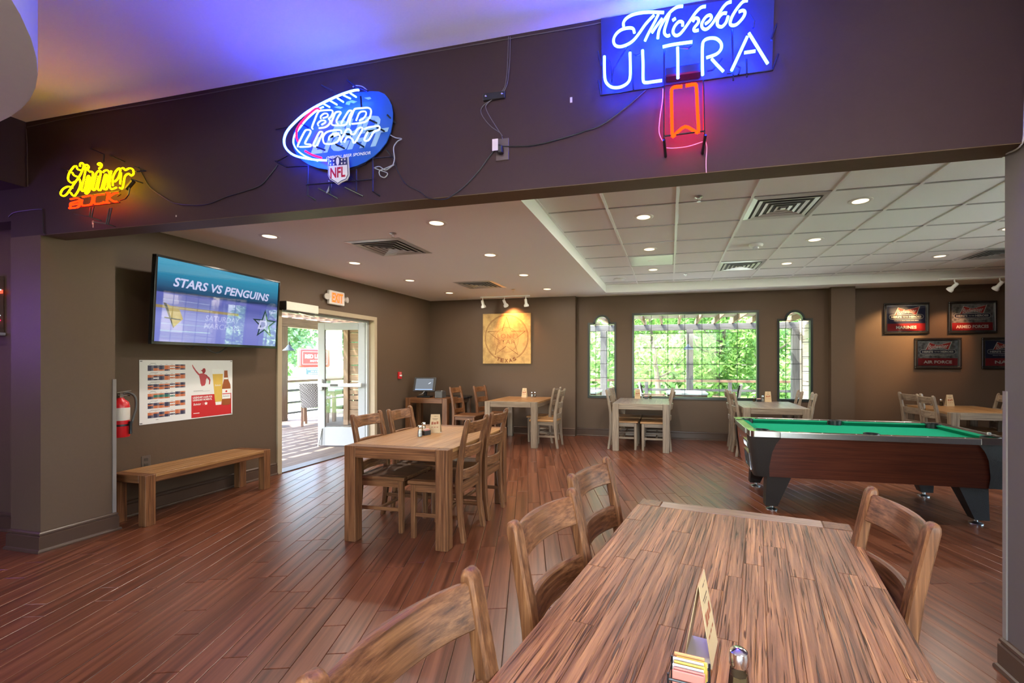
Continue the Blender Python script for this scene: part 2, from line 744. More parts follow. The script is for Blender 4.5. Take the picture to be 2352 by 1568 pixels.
# ---- ceilings
TX0, TY1 = -1.115, 7.93
cm = MB()
cm.box(XL - 0.15, TX0, YBB, 8.6, ZC, ZC + 0.45)
cm.box(TX0, XR, TY1, 8.6, ZC, ZC + 0.45)
ceiling = struct('ceiling', cm, M_CEIL, label='smooth white plaster ceiling with a raised tray')
tray = struct('ceiling_tray', MB().box(TX0, XR, YBB, TY1, ZT + 0.03, ZT + 0.2), M_CEIL, label='suspended ceiling of square white tiles in the tray')
MX, MY, GX0, GY0 = 0.611, 0.619, -0.55, 3.99
# tile cells replaced by vents
VENT_CELLS = {(2, 0), (2, 4), (7, 4)}
gxs = [GX0 + MX * i for i in range(-1, 12)]
gys = [GY0 + MY * j for j in range(-3, 8)]
xe = [TX0] + [x for x in gxs if TX0 + 0.06 < x < XR - 0.05] + [XR]
ye = [YBB] + [y for y in gys if YBB + 0.06 < y < TY1 - 0.06] + [TY1]
tile_meshes = {}
for i in range(len(xe) - 1):
    for j in range(len(ye) - 1):
        x0, x1, y0, y1 = xe[i], xe[i + 1], ye[j], ye[j + 1]
        ci, cj = round((x0 - GX0) / MX), round((y0 - GY0) / MY)
        if x1 - x0 > 0.5 and y1 - y0 > 0.5 and (ci, cj) in VENT_CELLS:
            continue
        w, d = round(x1 - x0, 3), round(y1 - y0, 3)
        if (w, d) not in tile_meshes:
            me = MB().cbox(-w / 2 + 0.004, w / 2 - 0.004, -d / 2 + 0.004, d / 2 - 0.004, 0.004, 0.022, 0.003).mesh('ceiling_tile')
            me.materials.append(M_TILE)
            tile_meshes[w, d] = me
        o = bpy.data.objects.new('ceiling_tile', tile_meshes[w, d])
        COL.objects.link(o)
        o.parent = tray
        o.location = ((x0 + x1) / 2, (y0 + y1) / 2, ZT)
for x in xe[1:-1]:
    MB().box(x - 0.012, x + 0.012, YBB + 0.002, TY1 - 0.002, ZT - 0.004, ZT + 0.008).build('tee_bar', M_TEE, tray)
for y in ye[1:-1]:
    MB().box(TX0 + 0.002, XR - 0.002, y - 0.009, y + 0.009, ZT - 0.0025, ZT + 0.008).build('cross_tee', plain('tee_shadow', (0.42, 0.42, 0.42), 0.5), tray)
MB().box(TX0 + 0.001, TX0 + 0.02, YBB, TY1, ZT - 0.003, ZT + 0.006).build('wall_angle', M_TEE, tray)
MB().box(TX0, XR, TY1 - 0.02, TY1 - 0.001, ZT - 0.003, ZT + 0.006).build('wall_angle', M_TEE, tray)

struct('ceiling_front', MB().box(-6.45, XR + .15, -4.15, YB + 0.01, ZF, ZF + 0.15), M_CEIL, label='white ceiling of the front room')
soff = MB()
soff.lathe([(2.3, 2.6), (2.3, ZF)], n=96, c=(-3.602, -0.753, 0))
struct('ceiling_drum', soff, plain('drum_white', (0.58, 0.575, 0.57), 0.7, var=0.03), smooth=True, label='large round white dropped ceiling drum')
struct('ceiling_soffit', MB().box(-6.3, -4.633, 1.52, YB, 2.684, ZF), M_HEAD, label='dark brown boxed soffit beside the ceiling drum')

# ---- walls
DY0, DY1, DZ = 4.600, 6.425, 2.085
w = MB()
w.box(XL - 0.15, XL, 2.67, DY0, 0, ZC + .1)
w.box(XL - 0.15, XL, DY1, 8.6, 0, ZC + .1)
w.box(XL - 0.15, XL, DY0, DY1, DZ, ZC + .1)
struct('wall_left', w, M_WALL, label='brown painted wall with the patio door')
struct('wall_back', MB().box(XL, -1.73, YC, 8.6, 0, ZC + .02), M_WALL, label='brown painted wall behind the star canvas')
struct('wall_back_right', MB().box(2.955, XR, 8.45, 8.6, 0, ZC + .02), M_WALL, label='brown painted wall behind the framed pictures')
struct('wall_pilaster', MB().box(2.60, 2.955, 8.20, 8.6, 0, ZC + .02), M_WALL, label='shallow brown pilaster right of the windows')
RW0, RW1, RZ0, RZ1 = -2.6, 6.4, 0.12, 2.5
struct('wall_right', MB().box(XR, XR + 0.15, -4.0, RW0, 0, ZF + .1).box(XR, XR + 0.15, RW1, 8.6, 0, ZF + .1).box(XR, XR + .15, RW0, RW1, 0, RZ0).box(XR, XR + .15, RW0, RW1, RZ1, ZF + .1), M_WALL)
ff = MB()
for k in range(7):
    y = RW0 + (RW1 - RW0) * k / 6
    ff.box(XR + .04, XR + .10, y - .03, y + .03, RZ0, RZ1)
ff.box(XR + .04, XR + .10, RW0, RW1, RZ0, RZ0 + .05).box(XR + .04, XR + .10, RW0, RW1, RZ1 - .05, RZ1)
rwin = struct('added_window_5', ff, plain('added_window_frame', (.05, .045, .04), .4), label='unseen side glazing added to bring daylight onto the ceilings')  # glazed side added out of view to bring bounced daylight to the ceilings
for k in range(6):
    y = RW0 + (RW1 - RW0) * k / 6
    MB().box(XR + .068, XR + .073, y + .03, y + (RW1 - RW0) / 6 - .03, RZ0 + .05, RZ1 - .05).build('pane', thin_glass('added_window_glass'), rwin)
FW0, FW1, FZ0, FZ1 = -2.4, 5.6, 0.3, 2.9
struct('wall_front', MB().box(-6.3, FW0, -4.15, -4.0, 0, ZF).box(FW1, XR, -4.15, -4.0, 0, ZF).box(FW0, FW1, -4.15, -4.0, 0, FZ0).box(FW0, FW1, -4.15, -4.0, FZ1, ZF), M_WALL)
ff = MB()
for k in range(6):
    x = FW0 + (FW1 - FW0) * k / 5
    ff.box(x - .03, x + .03, -4.12, -4.04, FZ0, FZ1)
ff.box(FW0, FW1, -4.12, -4.04, FZ0, FZ0 + .05).box(FW0, FW1, -4.12, -4.04, FZ1 - .05, FZ1)
fwin = struct('added_window_4', ff, plain('added_window_frame', (.05, .045, .04), .4), label='unseen wide window behind the camera, added to light the front room')  # added behind the camera as a daylight source for the front room
for k in range(5):
    x = FW0 + (FW1 - FW0) * k / 5
    MB().box(x + .03, x + (FW1 - FW0) / 5 - .03, -4.085, -4.08, FZ0 + .05, FZ1 - .05).build('pane', thin_glass('added_window_glass'), fwin)
struct('wall_front_left', MB().box(-6.45, -6.3, -4.0, 2.67, 0, ZF), M_WALL)
struct('wall_header', MB().box(-4.797, 1.9, YB, YBB, ZH, ZF + 0.12).box(-6.3, -4.797, YB, YBB, 2.445, ZF + 0.12).box(1.9, XR, YB, YBB, 0, ZF + 0.12), M_HEAD,
       label='wide dark brown header that carries the neon signs')
struct('wall_column', MB().box(-4.797, -4.48, YB, 2.735, 0, ZH).box(-4.797, XL + 0.0005, 2.735, 2.80, 0, ZC), M_WALL, label='brown column at the bench end of the opening')
struct('wall_pier', MB().box(1.468, 1.9, 1.55, 2.41, 0, ZH).box(1.48, 1.9, 1.55, YB, ZH, ZF), plain('grey_brown_paint', (0.115, 0.095, 0.092), 0.45, spec=0.25, var=0.04, scale=55), label='brown pier at the pool table end of the opening')
struct('wall_alcove', MB().box(-6.3, -4.75, 2.52, 2.67, 0, ZC + .2), M_WALL, label='brown wall with a small display window beside the column')

# window wall with one wide and two arched openings
WZ0 = 0.74
WIN = [(-1.503, -0.990), (-0.669, 1.496), (1.813, 2.344)]
SPRING, WTOP = 2.125, 2.285
ARCH_R = 0.15
w = MB()
xs = [-1.73, -1.503, -0.990, -0.669, 1.496, 1.813, 2.344, 2.60]
Y0w, Y1w = YW, YW + 0.13
for a, b in ((0, 1), (2, 3), (4, 5), (6, 7)):
    w.box(xs[a], xs[b], Y0w, Y1w, 0, ZC + .02)
for (a, b) in WIN:
    w.box(a, b, Y0w, Y1w, 0, WZ0)
w.box(-0.669, 1.496, Y0w, Y1w, WTOP, ZC + .02)
NA = 14
for (a, b) in (WIN[0], WIN[2]):
    c = (a + b) / 2
    w.box(a, c - ARCH_R, Y0w, Y1w, SPRING, ZC + .02)
    w.box(c + ARCH_R, b, Y0w, Y1w, SPRING, ZC + .02)
    for k in range(NA):
        t0, t1 = math.pi * k / NA, math.pi * (k + 1) / NA
        p = [(c + ARCH_R * math.cos(t), SPRING + ARCH_R * math.sin(t)) for t in (t0, t1)]
        poly = [(p[0][0], p[0][1]), (p[0][0], ZC + .02), (p[1][0], ZC + .02), (p[1][0], p[1][1])]
        vs = [(x, y, z) for y in (Y0w, Y1w) for x, z in poly]
        w.add(vs, [(0, 1, 2, 3), (7, 6, 5, 4), (0, 4, 5, 1), (1, 5, 6, 2), (2, 6, 7, 3), (3, 7, 4, 0)])
struct('wall_window', w, M_WALL, label='brown wall with one wide and two arched leaded windows')

struct('trim_underside_lit', MB().box(-4.478, 1.466, YB + .001, YBB - .001, ZH - .004, ZH - .0002), M_WALL, label='underside of the header, lighter brown standing in for light from the floor')  # lighter slab: the floor's upward light is put into its colour

# ---- baseboards
BASE_PROF = [(0, 0), (0.030, 0), (0.030, 0.010), (0.026, 0.018), (0.018, 0.024), (0.018, 0.112), (0.010, 0.117), (0.010, 0.123), (0.016, 0.128), (0.014, 0.138), (0.006, 0.146), (0, 0.148)]


def baseboard(name, p, q, nrm, e0=0.0, e1=0.0):
    p, q, nrm = Vector(p), Vector(q), Vector(nrm)
    d = (q - p).normalized()
    vs = []
    for end, ex, sg in ((p, e0, -1), (q, e1, 1)):
        for n_, z in BASE_PROF:
            b = end + nrm * n_ + d * (sg * ex * n_)
            vs.append((b.x, b.y, z))
    k = len(BASE_PROF)
    fs = [tuple(range(k)), tuple(range(k, 2 * k))[::-1]] + [(i, i + 1, k + i + 1, k + i) for i in range(k - 1)]
    return struct(name, MB().add(vs, fs), M_TRIM)


baseboard('baseboard_left', (XL, 2.80), (XL, DY0 - 0.05), (1, 0))
baseboard('baseboard_left_rear', (XL, DY1 + 0.05), (XL, YC), (1, 0), 0, -1)
baseboard('baseboard_back', (XL, YC), (-1.73, YC), (0, -1), -1, 0)
baseboard('baseboard_window', (-1.73, YW), (2.60, YW), (0, -1))
baseboard('baseboard_pilaster', (2.60, 8.20), (2.955, 8.20), (0, -1))
baseboard('baseboard_back_right', (2.955, 8.45), (XR, 8.45), (0, -1))
baseboard('baseboard_column_front', (-4.797, YB), (-4.48, YB), (0, -1), 1, 1)
baseboard('baseboard_column_side', (-4.48, YB), (-4.48, 2.735), (1, 0), 1, 1)
baseboard('baseboard_column_back', (-4.797, YB), (-4.797, 2.52), (-1, 0), 1, -1)
baseboard('baseboard_alcove', (-6.3, 2.52), (-4.797, 2.52), (0, -1), 0, -1)
baseboard('baseboard_pier', (1.468, 1.55), (1.468, 2.41), (-1, 0), 1, 1)
baseboard('baseboard_pier_back', (1.468, 2.41), (1.9, 2.41), (0, 1), 1, 0)

# corner guards
struct('trim_1', MB().box(-4.482, -4.472, 2.715, 2.739, 0.148, 1.25), M_GUARD, label='clear corner guard on the column')
struct('trim_2', MB().box(1.461, 1.470, 2.392, 2.414, 0.148, 1.26), M_GUARD, label='clear corner guard on the pier')

# ---- leaded windows
M_FRAME = plain('dark_green_window_trim', (0.020, 0.026, 0.025), 0.28, var=0.05)
M_CAME = plain('lead_came', (0.035, 0.042, 0.040), 0.35, metal=0.3, var=0.05)
M_PANE = thin_glass('bevelled_glass', (0.76, 0.81, 0.78))
YG = YW + 0.055


def pane_mesh(poly):
    """bevelled pane: outer edge thin, middle thicker"""
    n = len(poly)
    cx = sum(p[0] for p in poly) / n
    cz = sum(p[1] for p in poly) / n
    inn = []
    for x, z in poly:
        dx, dz = cx - x, cz - z
        l = math.hypot(dx, dz)
        inn.append((x + dx / l * 0.016, z + dz / l * 0.016))
    vs = [(x, 0.001, z) for x, z in poly] + [(x, -0.003, z) for x, z in inn]
    fs = [tuple(range(n, 2 * n))] + [(i, (i + 1) % n, n + (i + 1) % n, n + i) for i in range(n)]
    return MB().add(vs, fs)


def add_pane(win, x0, x1, z0, z1):
    g = 0.003
    pane_mesh([(x0 + g, z0 + g), (x1 - g, z0 + g), (x1 - g, z1 - g), (x0 + g, z1 - g)]).build('pane', M_PANE, win, loc=(0, YG, 0))


def came(win, p, q):
    MB().bar((p[0], YG, p[1]), (q[0], YG, q[1]), 0.008, 0.010, up=(0, 1, 0)).build('came', M_CAME, win)


def leaded(name, label, a, b, cols, rows, rows_side, arch):
    fr = MB()
    t = 0.032
    c = (a + b) / 2
    yf0, yf1 = YW - 0.02, YW + 0.09
    fr.box(a - 0.012, a + t * .7, yf0, yf1, WZ0 - .02, SPRING + (0.012 if arch else WTOP - SPRING + .012))
    fr.box(b - t * .7, b + 0.012, yf0, yf1, WZ0 - .02, SPRING + (0.012 if arch else WTOP - SPRING + .012))
    fr.box(a + t * .7, b - t * .7, yf0, yf1, WZ0 - .02, WZ0 + .02)
    if not arch:
        fr.box(a + t * .7, b - t * .7, yf0, yf1, WTOP - .03, WTOP + .012)
    else:
        fr.box(a + t * .7, c - ARCH_R + .02, yf0, yf1, SPRING - .025, SPRING + .012)
        fr.box(c + ARCH_R - .02, b - t * .7, yf0, yf1, SPRING - .025, SPRING + .012)
        n = 18
        for k in range(n):
            t0, t1 = math.pi * k / n, math.pi * (k + 1) / n
            vs = []
            for y in (yf0, yf1):
                for tt in (t0, t1):
                    for rr in (ARCH_R - 0.026, ARCH_R + 0.012):
                        vs.append((c + rr * math.cos(tt), y, SPRING - .003 + rr * math.sin(tt)))
            fr.add(vs, [(0, 1, 3, 2), (4, 6, 7, 5), (0, 4, 5, 1), (2, 3, 7, 6), (0, 2, 6, 4), (1, 5, 7, 3)])
    win = struct(name, fr, M_FRAME, label=label)
    if not arch:
        for x in cols[1:-1]:
            came(win, (x, rows[0]), (x, rows[-1]))
        for z in rows[1:-1]:
            came(win, (cols[0], z), (cols[-1], z))
        for i in range(len(cols) - 1):
            for j in range(len(rows) - 1):
                add_pane(win, cols[i], cols[i + 1], rows[j], rows[j + 1])
    else:
        x0, x1 = c - ARCH_R + .022, c + ARCH_R - .022
        for x in (x0, x1):
            came(win, (x, WZ0 + .02), (x, SPRING - .02))
        came(win, (x0, SPRING - .015), (x1, SPRING - .015))
        for z in rows[1:-1]:
            came(win, (x0, z), (x1, z))
        for z in rows_side[1:-1]:
            came(win, (a + .022, z), (x0, z))
            came(win, (x1, z), (b - .022, z))
        for j in range(len(rows) - 1):
            add_pane(win, x0, x1, rows[j], rows[j + 1])
        for j in range(len(rows_side) - 1):
            add_pane(win, a + .022, x0, rows_side[j], rows_side[j + 1])
            add_pane(win, x1, b - .022, rows_side[j], rows_side[j + 1])
        rr = ARCH_R - .028
        poly = [(c + rr * math.cos(math.pi * k / 12), SPRING - .008 + rr * math.sin(math.pi * k / 12)) for k in range(13)]
        pane_mesh(poly).build('pane', M_PANE, win, loc=(0, YG, 0))
    return win


leaded('window_1', 'narrow arched leaded window beside the canvas wall', *WIN[0], None, [0.755, 1.10, 1.36, 1.61, 1.86, 2.108], [0.755, 0.99, 1.235, 1.485, 1.735, 1.975, 2.10], True)
leaded('window_2', 'wide leaded window of thirty five square panes', *WIN[1], [-0.645, -0.335, -0.037, 0.263, 0.562, 0.858, 1.160, 1.472], [0.755, 1.085, 1.352, 1.656, 1.923, 2.255], None, False)
leaded('window_3', 'narrow arched leaded window beside the pilaster', *WIN[2], None, [0.755, 1.10, 1.36, 1.61, 1.86, 2.108], [0.755, 0.99, 1.235, 1.485, 1.735, 1.975, 2.10], True)

# ---- patio door
M_JAMB = plain('beige_door_frame', (0.36, 0.285, 0.195), 0.5, spec=0.2, var=0.04)
M_DOORW = plain('white_door_enamel', (0.34, 0.355, 0.36), 0.35, spec=0.3, var=0.03)
jf = MB()
jf.box(XL - 0.16, XL + 0.02, DY0 - 0.05, DY0 + 0.012, 0, DZ + 0.05)
jf.box(XL - 0.16, XL + 0.02, DY1 - 0.012, DY1 + 0.05, 0, DZ + 0.05)
jf.box(XL - 0.16, XL + 0.02, DY0 + 0.012, DY1 - 0.012, DZ - 0.012, DZ + 0.05)
door = struct('door_1', jf, M_JAMB, label='beige framed double door opening onto the patio')
MB().box(XL - 0.15, XL + 0.03, DY0 + .012, DY1 - .012, 0.0005, 0.012).build('threshold', plain('threshold_bronze', (0.10, 0.075, 0.06), 0.4, metal=0.5), door)
MB().box(XL - 0.14, XL - 0.09, DY0 + .012, DY0 + .05, 0.012, DZ - .012).box(XL - 0.14, XL - 0.09, DY1 - .055, DY1 - .012, 0.012, DZ - .012).box(XL - 0.14, XL - 0.09, DY0 + .05, DY1 - .055, DZ - .045, DZ - .012).build('inner_frame', M_DOORW, door)
hinge = Vector((XL - 0.13, 6.385))
free = Vector((-5.66, 6.235))
dang = math.atan2(free.y - hinge.y, free.x - hinge.x)
LW = (free - hinge).length
leaf = MB()
t = 0.022
leaf.cbox(0.0, 0.115, -t, t, 0.02, 2.04, .004)
leaf.cbox(LW - 0.115, LW, -t, t, 0.02, 2.04, .004)
leaf.box(0.115, LW - 0.115, -t, t, 1.925, 2.04)
leaf.box(0.115, LW - 0.115, -t, t, 0.02, 0.32)
lf = leaf.build('leaf', M_DOORW, door, loc=(hinge.x, hinge.y, 0), rot=(0, 0, dang))
MB().box(0.117, LW - 0.117, -0.004, 0.004, 0.322, 1.923).build('glass', thin_glass('door_glass', (0.72, 0.77, 0.76)), lf)
pb = MB()
pb.cbox(0.04, LW - 0.03, 0.05, 0.085, 0.985, 1.045, .006)
pb.cbox(0.05, 0.11, t, 0.07, 0.98, 1.05, .004)
pb.cbox(LW - 0.10, LW - 0.03, t, 0.075, 0.93, 1.11, .01)
pb.build('push_bar', plain('satin_white_bar', (0.66, 0.67, 0.66), 0.25, metal=0.4), lf)
MB().box(0.42, 0.55, 0.084, 0.090, 0.995, 1.035).build('push_plate', M_BLACK, lf)
MB().bar((LW - 0.07, 0.03, 0.30), (LW - 0.03, 0.06, 0.012), 0.02, 0.014).build('kick_stop', M_ALU, lf)
M_RUB = plain('grey_gasket', (0.23, 0.24, 0.24), 0.5)
MB().box(-0.004, 0.0, -t, t, 0.02, 2.04).build('hinge_edge', M_RUB, lf)

# ================================================================== FURNITURE
def sweep_rect(path, n_cham=0.006):
    """path: (x, y, z, wx, wy) stations up a post; chamfered rectangular section"""
    mb = MB()
    k = 8
    for (x, y, z, wx, wy) in path:
        c = min(n_cham, wx * .35, wy * .35)
        a, b = wx / 2, wy / 2
        for px, py in ((-a + c, -b), (a - c, -b), (a, -b + c), (a, b - c), (a - c, b), (-a + c, b), (-a, b - c), (-a, -b + c)):
            mb.v.append((x + px, y + py, z))
    m = len(path)
    for i in range(m - 1):
        for j in range(k):
            j2 = (j + 1) % k
            mb.f.append((i * k + j, i * k + j2, (i + 1) * k + j2, (i + 1) * k + j))
    mb.f.append(tuple(range(k))[::-1])
    mb.f.append(tuple((m - 1) * k + j for j in range(k)))
    return mb


def post_x(z):
    pts = [(0, -0.042), (0.2, -0.012), (0.42, 0.0), (0.56, -0.004), (0.75, -0.034), (0.95, -0.078)]
    for (z0, x0), (z1, x1) in zip(pts, pts[1:]):
        if z <= z1:
            t = (z - z0) / (z1 - z0)
            return x0 + (x1 - x0) * t
    return pts[-1][1]


def make_chair(label, W, S):
    root = thing('dining_chair', label, 'chair')
    for s in (-1, 1):
        st = []
        for z in (0, .06, .14, .22, .32, .40, .46, .52, .58, .66, .74, .82, .90, .925):
            dep = 0.036 + 0.016 * max(0, 1 - abs(z - .45) / .35)
            st.append((post_x(z), s * 0.180, z, dep, 0.042))
        st += [(post_x(.938), s * 0.180, .938, .031, .040), (post_x(.947), s * 0.180, .947, .022, .034), (post_x(.951), s * 0.180, .951, .010, .024)]
        sweep_rect(st).build('back_post', W['z'], root, smooth=True)
        sweep_rect([(.388, s * .180, 0, .036, .036), (.388, s * .180, .2, .041, .041), (.388, s * .180, .425, .042, .042)]).build('leg', W['z'], root, smooth=True)
    # slats bowed backwards
    for (z0, z1) in ((.835, .928), (.645, .738), (.472, .552)):
        mb = MB()
        n = 12
        th = .020
        for i in range(n + 1):
            y = -.165 + .33 * i / n
            bow = -.036 * (1 - (y / .165) ** 2)
            ends = 0.0
            for (dx, z) in ((-th / 2, z0 + .004), (-th / 2 + .004, z0), (th / 2 - .004, z0), (th / 2, z0 + .004), (th / 2, z1 - .006), (th / 2 - .006, z1), (-th / 2 + .006, z1), (-th / 2, z1 - .006)):
                mb.v.append((post_x(z) + bow + dx, y, z))
        for i in range(n):
            for j in range(8):
                j2 = (j + 1) % 8
                mb.f.append((i * 8 + j, i * 8 + j2, (i + 1) * 8 + j2, (i + 1) * 8 + j))
        mb.f.append(tuple(range(8)))
        mb.f.append(tuple(n * 8 + j for j in range(8))[::-1])
        mb.build('back_slat', W['y'], root, smooth=True)
    seat = MB()
    seat.cbox(-0.018, 0.43, -0.158, 0.158, 0.425, 0.455, .007)
    seat.cbox(0.022, 0.43, -0.212, -0.1582, 0.425, 0.455, .007)
    seat.cbox(0.022, 0.43, 0.1582, 0.212, 0.425, 0.455, .007)
    seat.build('seat', S['x'], root)
    ap = MB()
    ap.box(.378, .398, -.158, .158, .368, .425)
    ap.box(-.010, .012, -.158, .158, .368, .425)
    ap.build('seat_rail', W['y'], root)
    for s in (-1, 1):
        MB().box(.020, .367, s * .180 - .010, s * .180 + .010, .368, .425).build('seat_rail', W['x'], root)
        MB().cbox(.0, .369, s * .180 - .010, s * .180 + .010, .170, .200, .003).build('stretcher', W['x'], root)
    MB().cbox(.17, .195, -.170, .170, .173, .197, .003).build('stretcher', W['y'], root)
    return root


def make_table(label, Wd, Ln, W, T, boards='strips', seed=1, board_mat=None, end_mat=None):
    """timber table; origin on the floor under the middle of the top"""
    root = thing('dining_table', label, 'table')
    H = 0.7435
    lx, ly = 0.098, 0.085
    a, b = Wd / 2, Ln / 2
    for sx in (-1, 1):
        for sy in (-1, 1):
            x0, x1 = sorted((sx * a, sx * (a - lx)))
            y0, y1 = sorted((sy * b, sy * (b - ly)))
            MB().cbox(x0, x1, y0, y1, 0, H, .004).build('leg', W['z'], root)
    for sy in (-1, 1):
        y0, y1 = sorted((sy * b, sy * (b - ly)))
        MB().cbox(-a + lx + .0012, a - lx - .0012, y0, y1, .655, H, .003).build('end_rail', end_mat or W['x'], root)
    for sx in (-1, 1):
        x0, x1 = sorted((sx * (a - .004), sx * (a - .034)))
        MB().box(x0, x1, -b + ly + .001, b - ly - .001, .655, .712).build('side_rail', W['y'], root)
    bm = board_mat or T['y']
    rn = random.Random(seed)
    y0, y1 = -b + ly + .0012, b - ly - .0012
    n = 13 if boards == 'pieces' else 9
    ws = [1 + rn.uniform(-.22, .22) for _ in range(n)]
    tot = sum(ws)
    x = -a
    for i in range(n):
        x1 = x + Wd * ws[i] / tot
        if boards == 'pieces':
            y = y0
            first = True
            while y < y1 - 1e-6:
                l = rn.uniform(.32, .95) * (0.6 if first else 1)
                first = False
                if y1 - (y + l) < .2:
                    l = y1 - y
                dz = rn.uniform(-.0008, .0002)
                MB().cbox(x + .0002, x1 - .0002, y + .0002, y + l - .0002, .714, H + dz, .0011).build('board', bm, root)
                y += l
        else:
            MB().cbox(x + .0003, x1 - .0003, y0, y1, .714, H, .0012).build('board', bm, root)
        x = x1
    return root


# ---- tables
near_t = make_table('large rustic plank table with cracked grain, nearest to the camera', .84, 1.80, WOOD, TOPW, 'pieces', 5, RUSTIC, RUSTIC_END)
near_t.location = (0.129, 1.183, 0)
near_t.rotation_euler = (0, 0, R(-10))
cen_t = make_table('honey brown wooden table between the bench and the foreground, four chairs around it', .88, 1.22, WOOD, TOPW, 'strips', 2)
cen_t.location = (-2.025, 3.583, 0)
grp = 'wooden dining tables'
for t_ in (near_t, cen_t):
    t_['group'] = grp
g_t = make_table('honey topped table with sheen-tinted legs below the star canvas', .90, 1.16, GREY, TOPW, 'strips', 3)
g_t.location = (-2.54, 7.455, 0)
g_t['group'] = grp
g2 = make_table('greyish wooden table under the wide window, its narrow end towards the room', .87, 1.18, GREY, GREY, 'strips', 4)
g2.location = (-0.445, 7.565, 0)
g2['group'] = grp
dup(g2, (1.455, 7.36, 0), 0, 'greyish wooden table behind the pool table, between wide window and right arched window', grp)
dup(g_t, (3.95, 7.27, 0), 0, 'sheen-tinted table with honey top below the framed pictures', grp)
pos_t = make_table('small brown wooden table carrying the point of sale terminal in the corner', .83, .44, WOOD, WOOD, 'strips', 6)
pos_t.location = (-4.265, 7.43, 0)
pos_t['group'] = grp

# dark round table in the corner
rt = thing('round_table', 'dark round table in the corner behind the terminal', 'table', (-3.98, 7.905, 0))
MB().lathe([(0.0, .70), (.255, .70), (.268, .712), (.268, .735), (.260, .742), (0.0, .742)], n=36).build('table_top', plain('black_table_top', (0.018, 0.015, 0.015), 0.25), rt, smooth=True)
for sx in (-1, 1):
    for sy in (-1, 1):
        MB().cbox(sx * .15 - .03, sx * .15 + .03, sy * .15 - .03, sy * .15 + .03, 0, .70, .003).build('leg', DARKW['z'], rt)
ap = MB()
for s in (-1, 1):
    ap.box(-.12, .12, s * .15 - .012, s * .15 + .012, .62, .70)
    ap.box(s * .15 - .012, s * .15 + .012, -.12, .12, .62, .70)
ap.build('apron', DARKW['x'], rt)

# ---- chairs
B = make_chair('wooden ladder back chair at the foreground table, closest to the camera on the door side', WOOD, WOOD)
B.location = (-0.381, .689, 0)
B.rotation_euler = (0, 0, R(-12.6))
CG = 'wooden ladder back chairs'
B['group'] = CG


def chair(src, x, y, deg, label):
    return dup(src, (x, y, 0), R(deg), label, CG)


chair(B, -.304, 1.325, -14, 'wooden ladder back chair at the foreground table, middle one on the door side')
chair(B, -.259, 1.867, -14.4, 'wooden ladder back chair at the foreground table, farthest one on the door side')
chair(B, .621, 1.60, 181, 'wooden ladder back chair on the pool table side of the foreground table')
chair(B, -2.52, 3.41, 0, 'brown chair of the middle table facing right, nearer to the bench')
chair(B, -2.49, 3.86, 1, 'brown chair of the middle table facing right, nearer to the patio door')
chair(B, -1.59, 3.345, 180, 'brown chair on the near right side of the middle table')
chair(B, -1.60, 3.845, 180, 'brown chair on the far right side of the middle table')
chair(B, -3.73, 7.43, -2, 'brown chair standing between the terminal table and the star canvas table, seat turned right')
chair(B, -3.44, 7.83, -9, 'brown chair against the canvas wall beside the round table')
Gc = make_chair('sheen-tinted chair on the right of the star canvas table, nearer to the camera', GREY, TOPW)
Gc.location = (-1.805, 7.14, 0)
Gc.rotation_euler = (0, 0, R(180))
Gc['group'] = CG
chair(Gc, -2.0, 7.60, 176, 'sheen-tinted chair on the right of the star canvas table, nearer to the wall')
chair(Gc, -.92, 7.32, 0, 'sheen-tinted chair on the left of the window table, nearer to the camera')
chair(Gc, -.92, 7.86, 2, 'sheen-tinted chair on the left of the window table, nearer to the window')
chair(Gc, -.025, 7.29, 180, 'sheen-tinted chair on the right of the window table, nearer to the camera')
chair(Gc, -.035, 7.84, 180, 'sheen-tinted chair on the right of the window table, nearer to the window')
chair(Gc, .99, 7.16, 2, 'sheen-tinted chair left of the table behind the pool table, nearer to the camera')
chair(Gc, .97, 7.65, -3, 'sheen-tinted chair left of the table behind the pool table, nearer to the window')
chair(Gc, 1.95, 7.09, 171, 'sheen-tinted chair right of the table behind the pool table, nearer to the camera')
chair(Gc, 1.90, 7.60, 174, 'sheen-tinted chair right of the table behind the pool table, nearer to the window')
chair(Gc, 3.46, 7.47, 18, 'sheen-tinted chair left of the picture wall table, nearer to the wall')
chair(Gc, 3.43, 6.99, 2, 'sheen-tinted chair left of the picture wall table, nearer to the camera')
chair(Gc, 4.42, 7.44, 162, 'sheen-tinted chair right of the picture wall table, nearer to the wall')
chair(Gc, 4.42, 6.95, 180, 'sheen-tinted chair right of the picture wall table, mostly hidden by the pier')

# ---- bench
bn = thing('bench', 'long honey brown wooden bench against the wall under the poster', 'bench', (-4.505, 3.44, 0))
bh, ba, bb = .43, .205, .605
for sx in (-1, 1):
    for sy in (-1, 1):
        x0, x1 = sorted((sx * ba, sx * (ba - .078)))
        y0, y1 = sorted((sy * bb, sy * (bb - .080)))
        MB().cbox(x0, x1, y0, y1, 0, bh, .003).build('leg', WOOD['z'], bn)
for sy in (-1, 1):
    y0, y1 = sorted((sy * bb, sy * (bb - .080)))
    MB().cbox(-ba + .079, ba - .079, y0, y1, .362, bh, .003).build('end_rail', WOOD['x'], bn)
for sx in (-1, 1):
    x0, x1 = sorted((sx * (ba - .002), sx * (ba - .03)))
    MB().box(x0, x1, -bb + .081, bb - .081, .362, .402).build('side_rail', WOOD['y'], bn)
for i in range(5):
    x0 = -ba + i * .082
    MB().cbox(x0 + .0004, x0 + .0816, -bb + .081, bb - .081, .403, bh, .0015).build('board', TOPW['y'], bn)

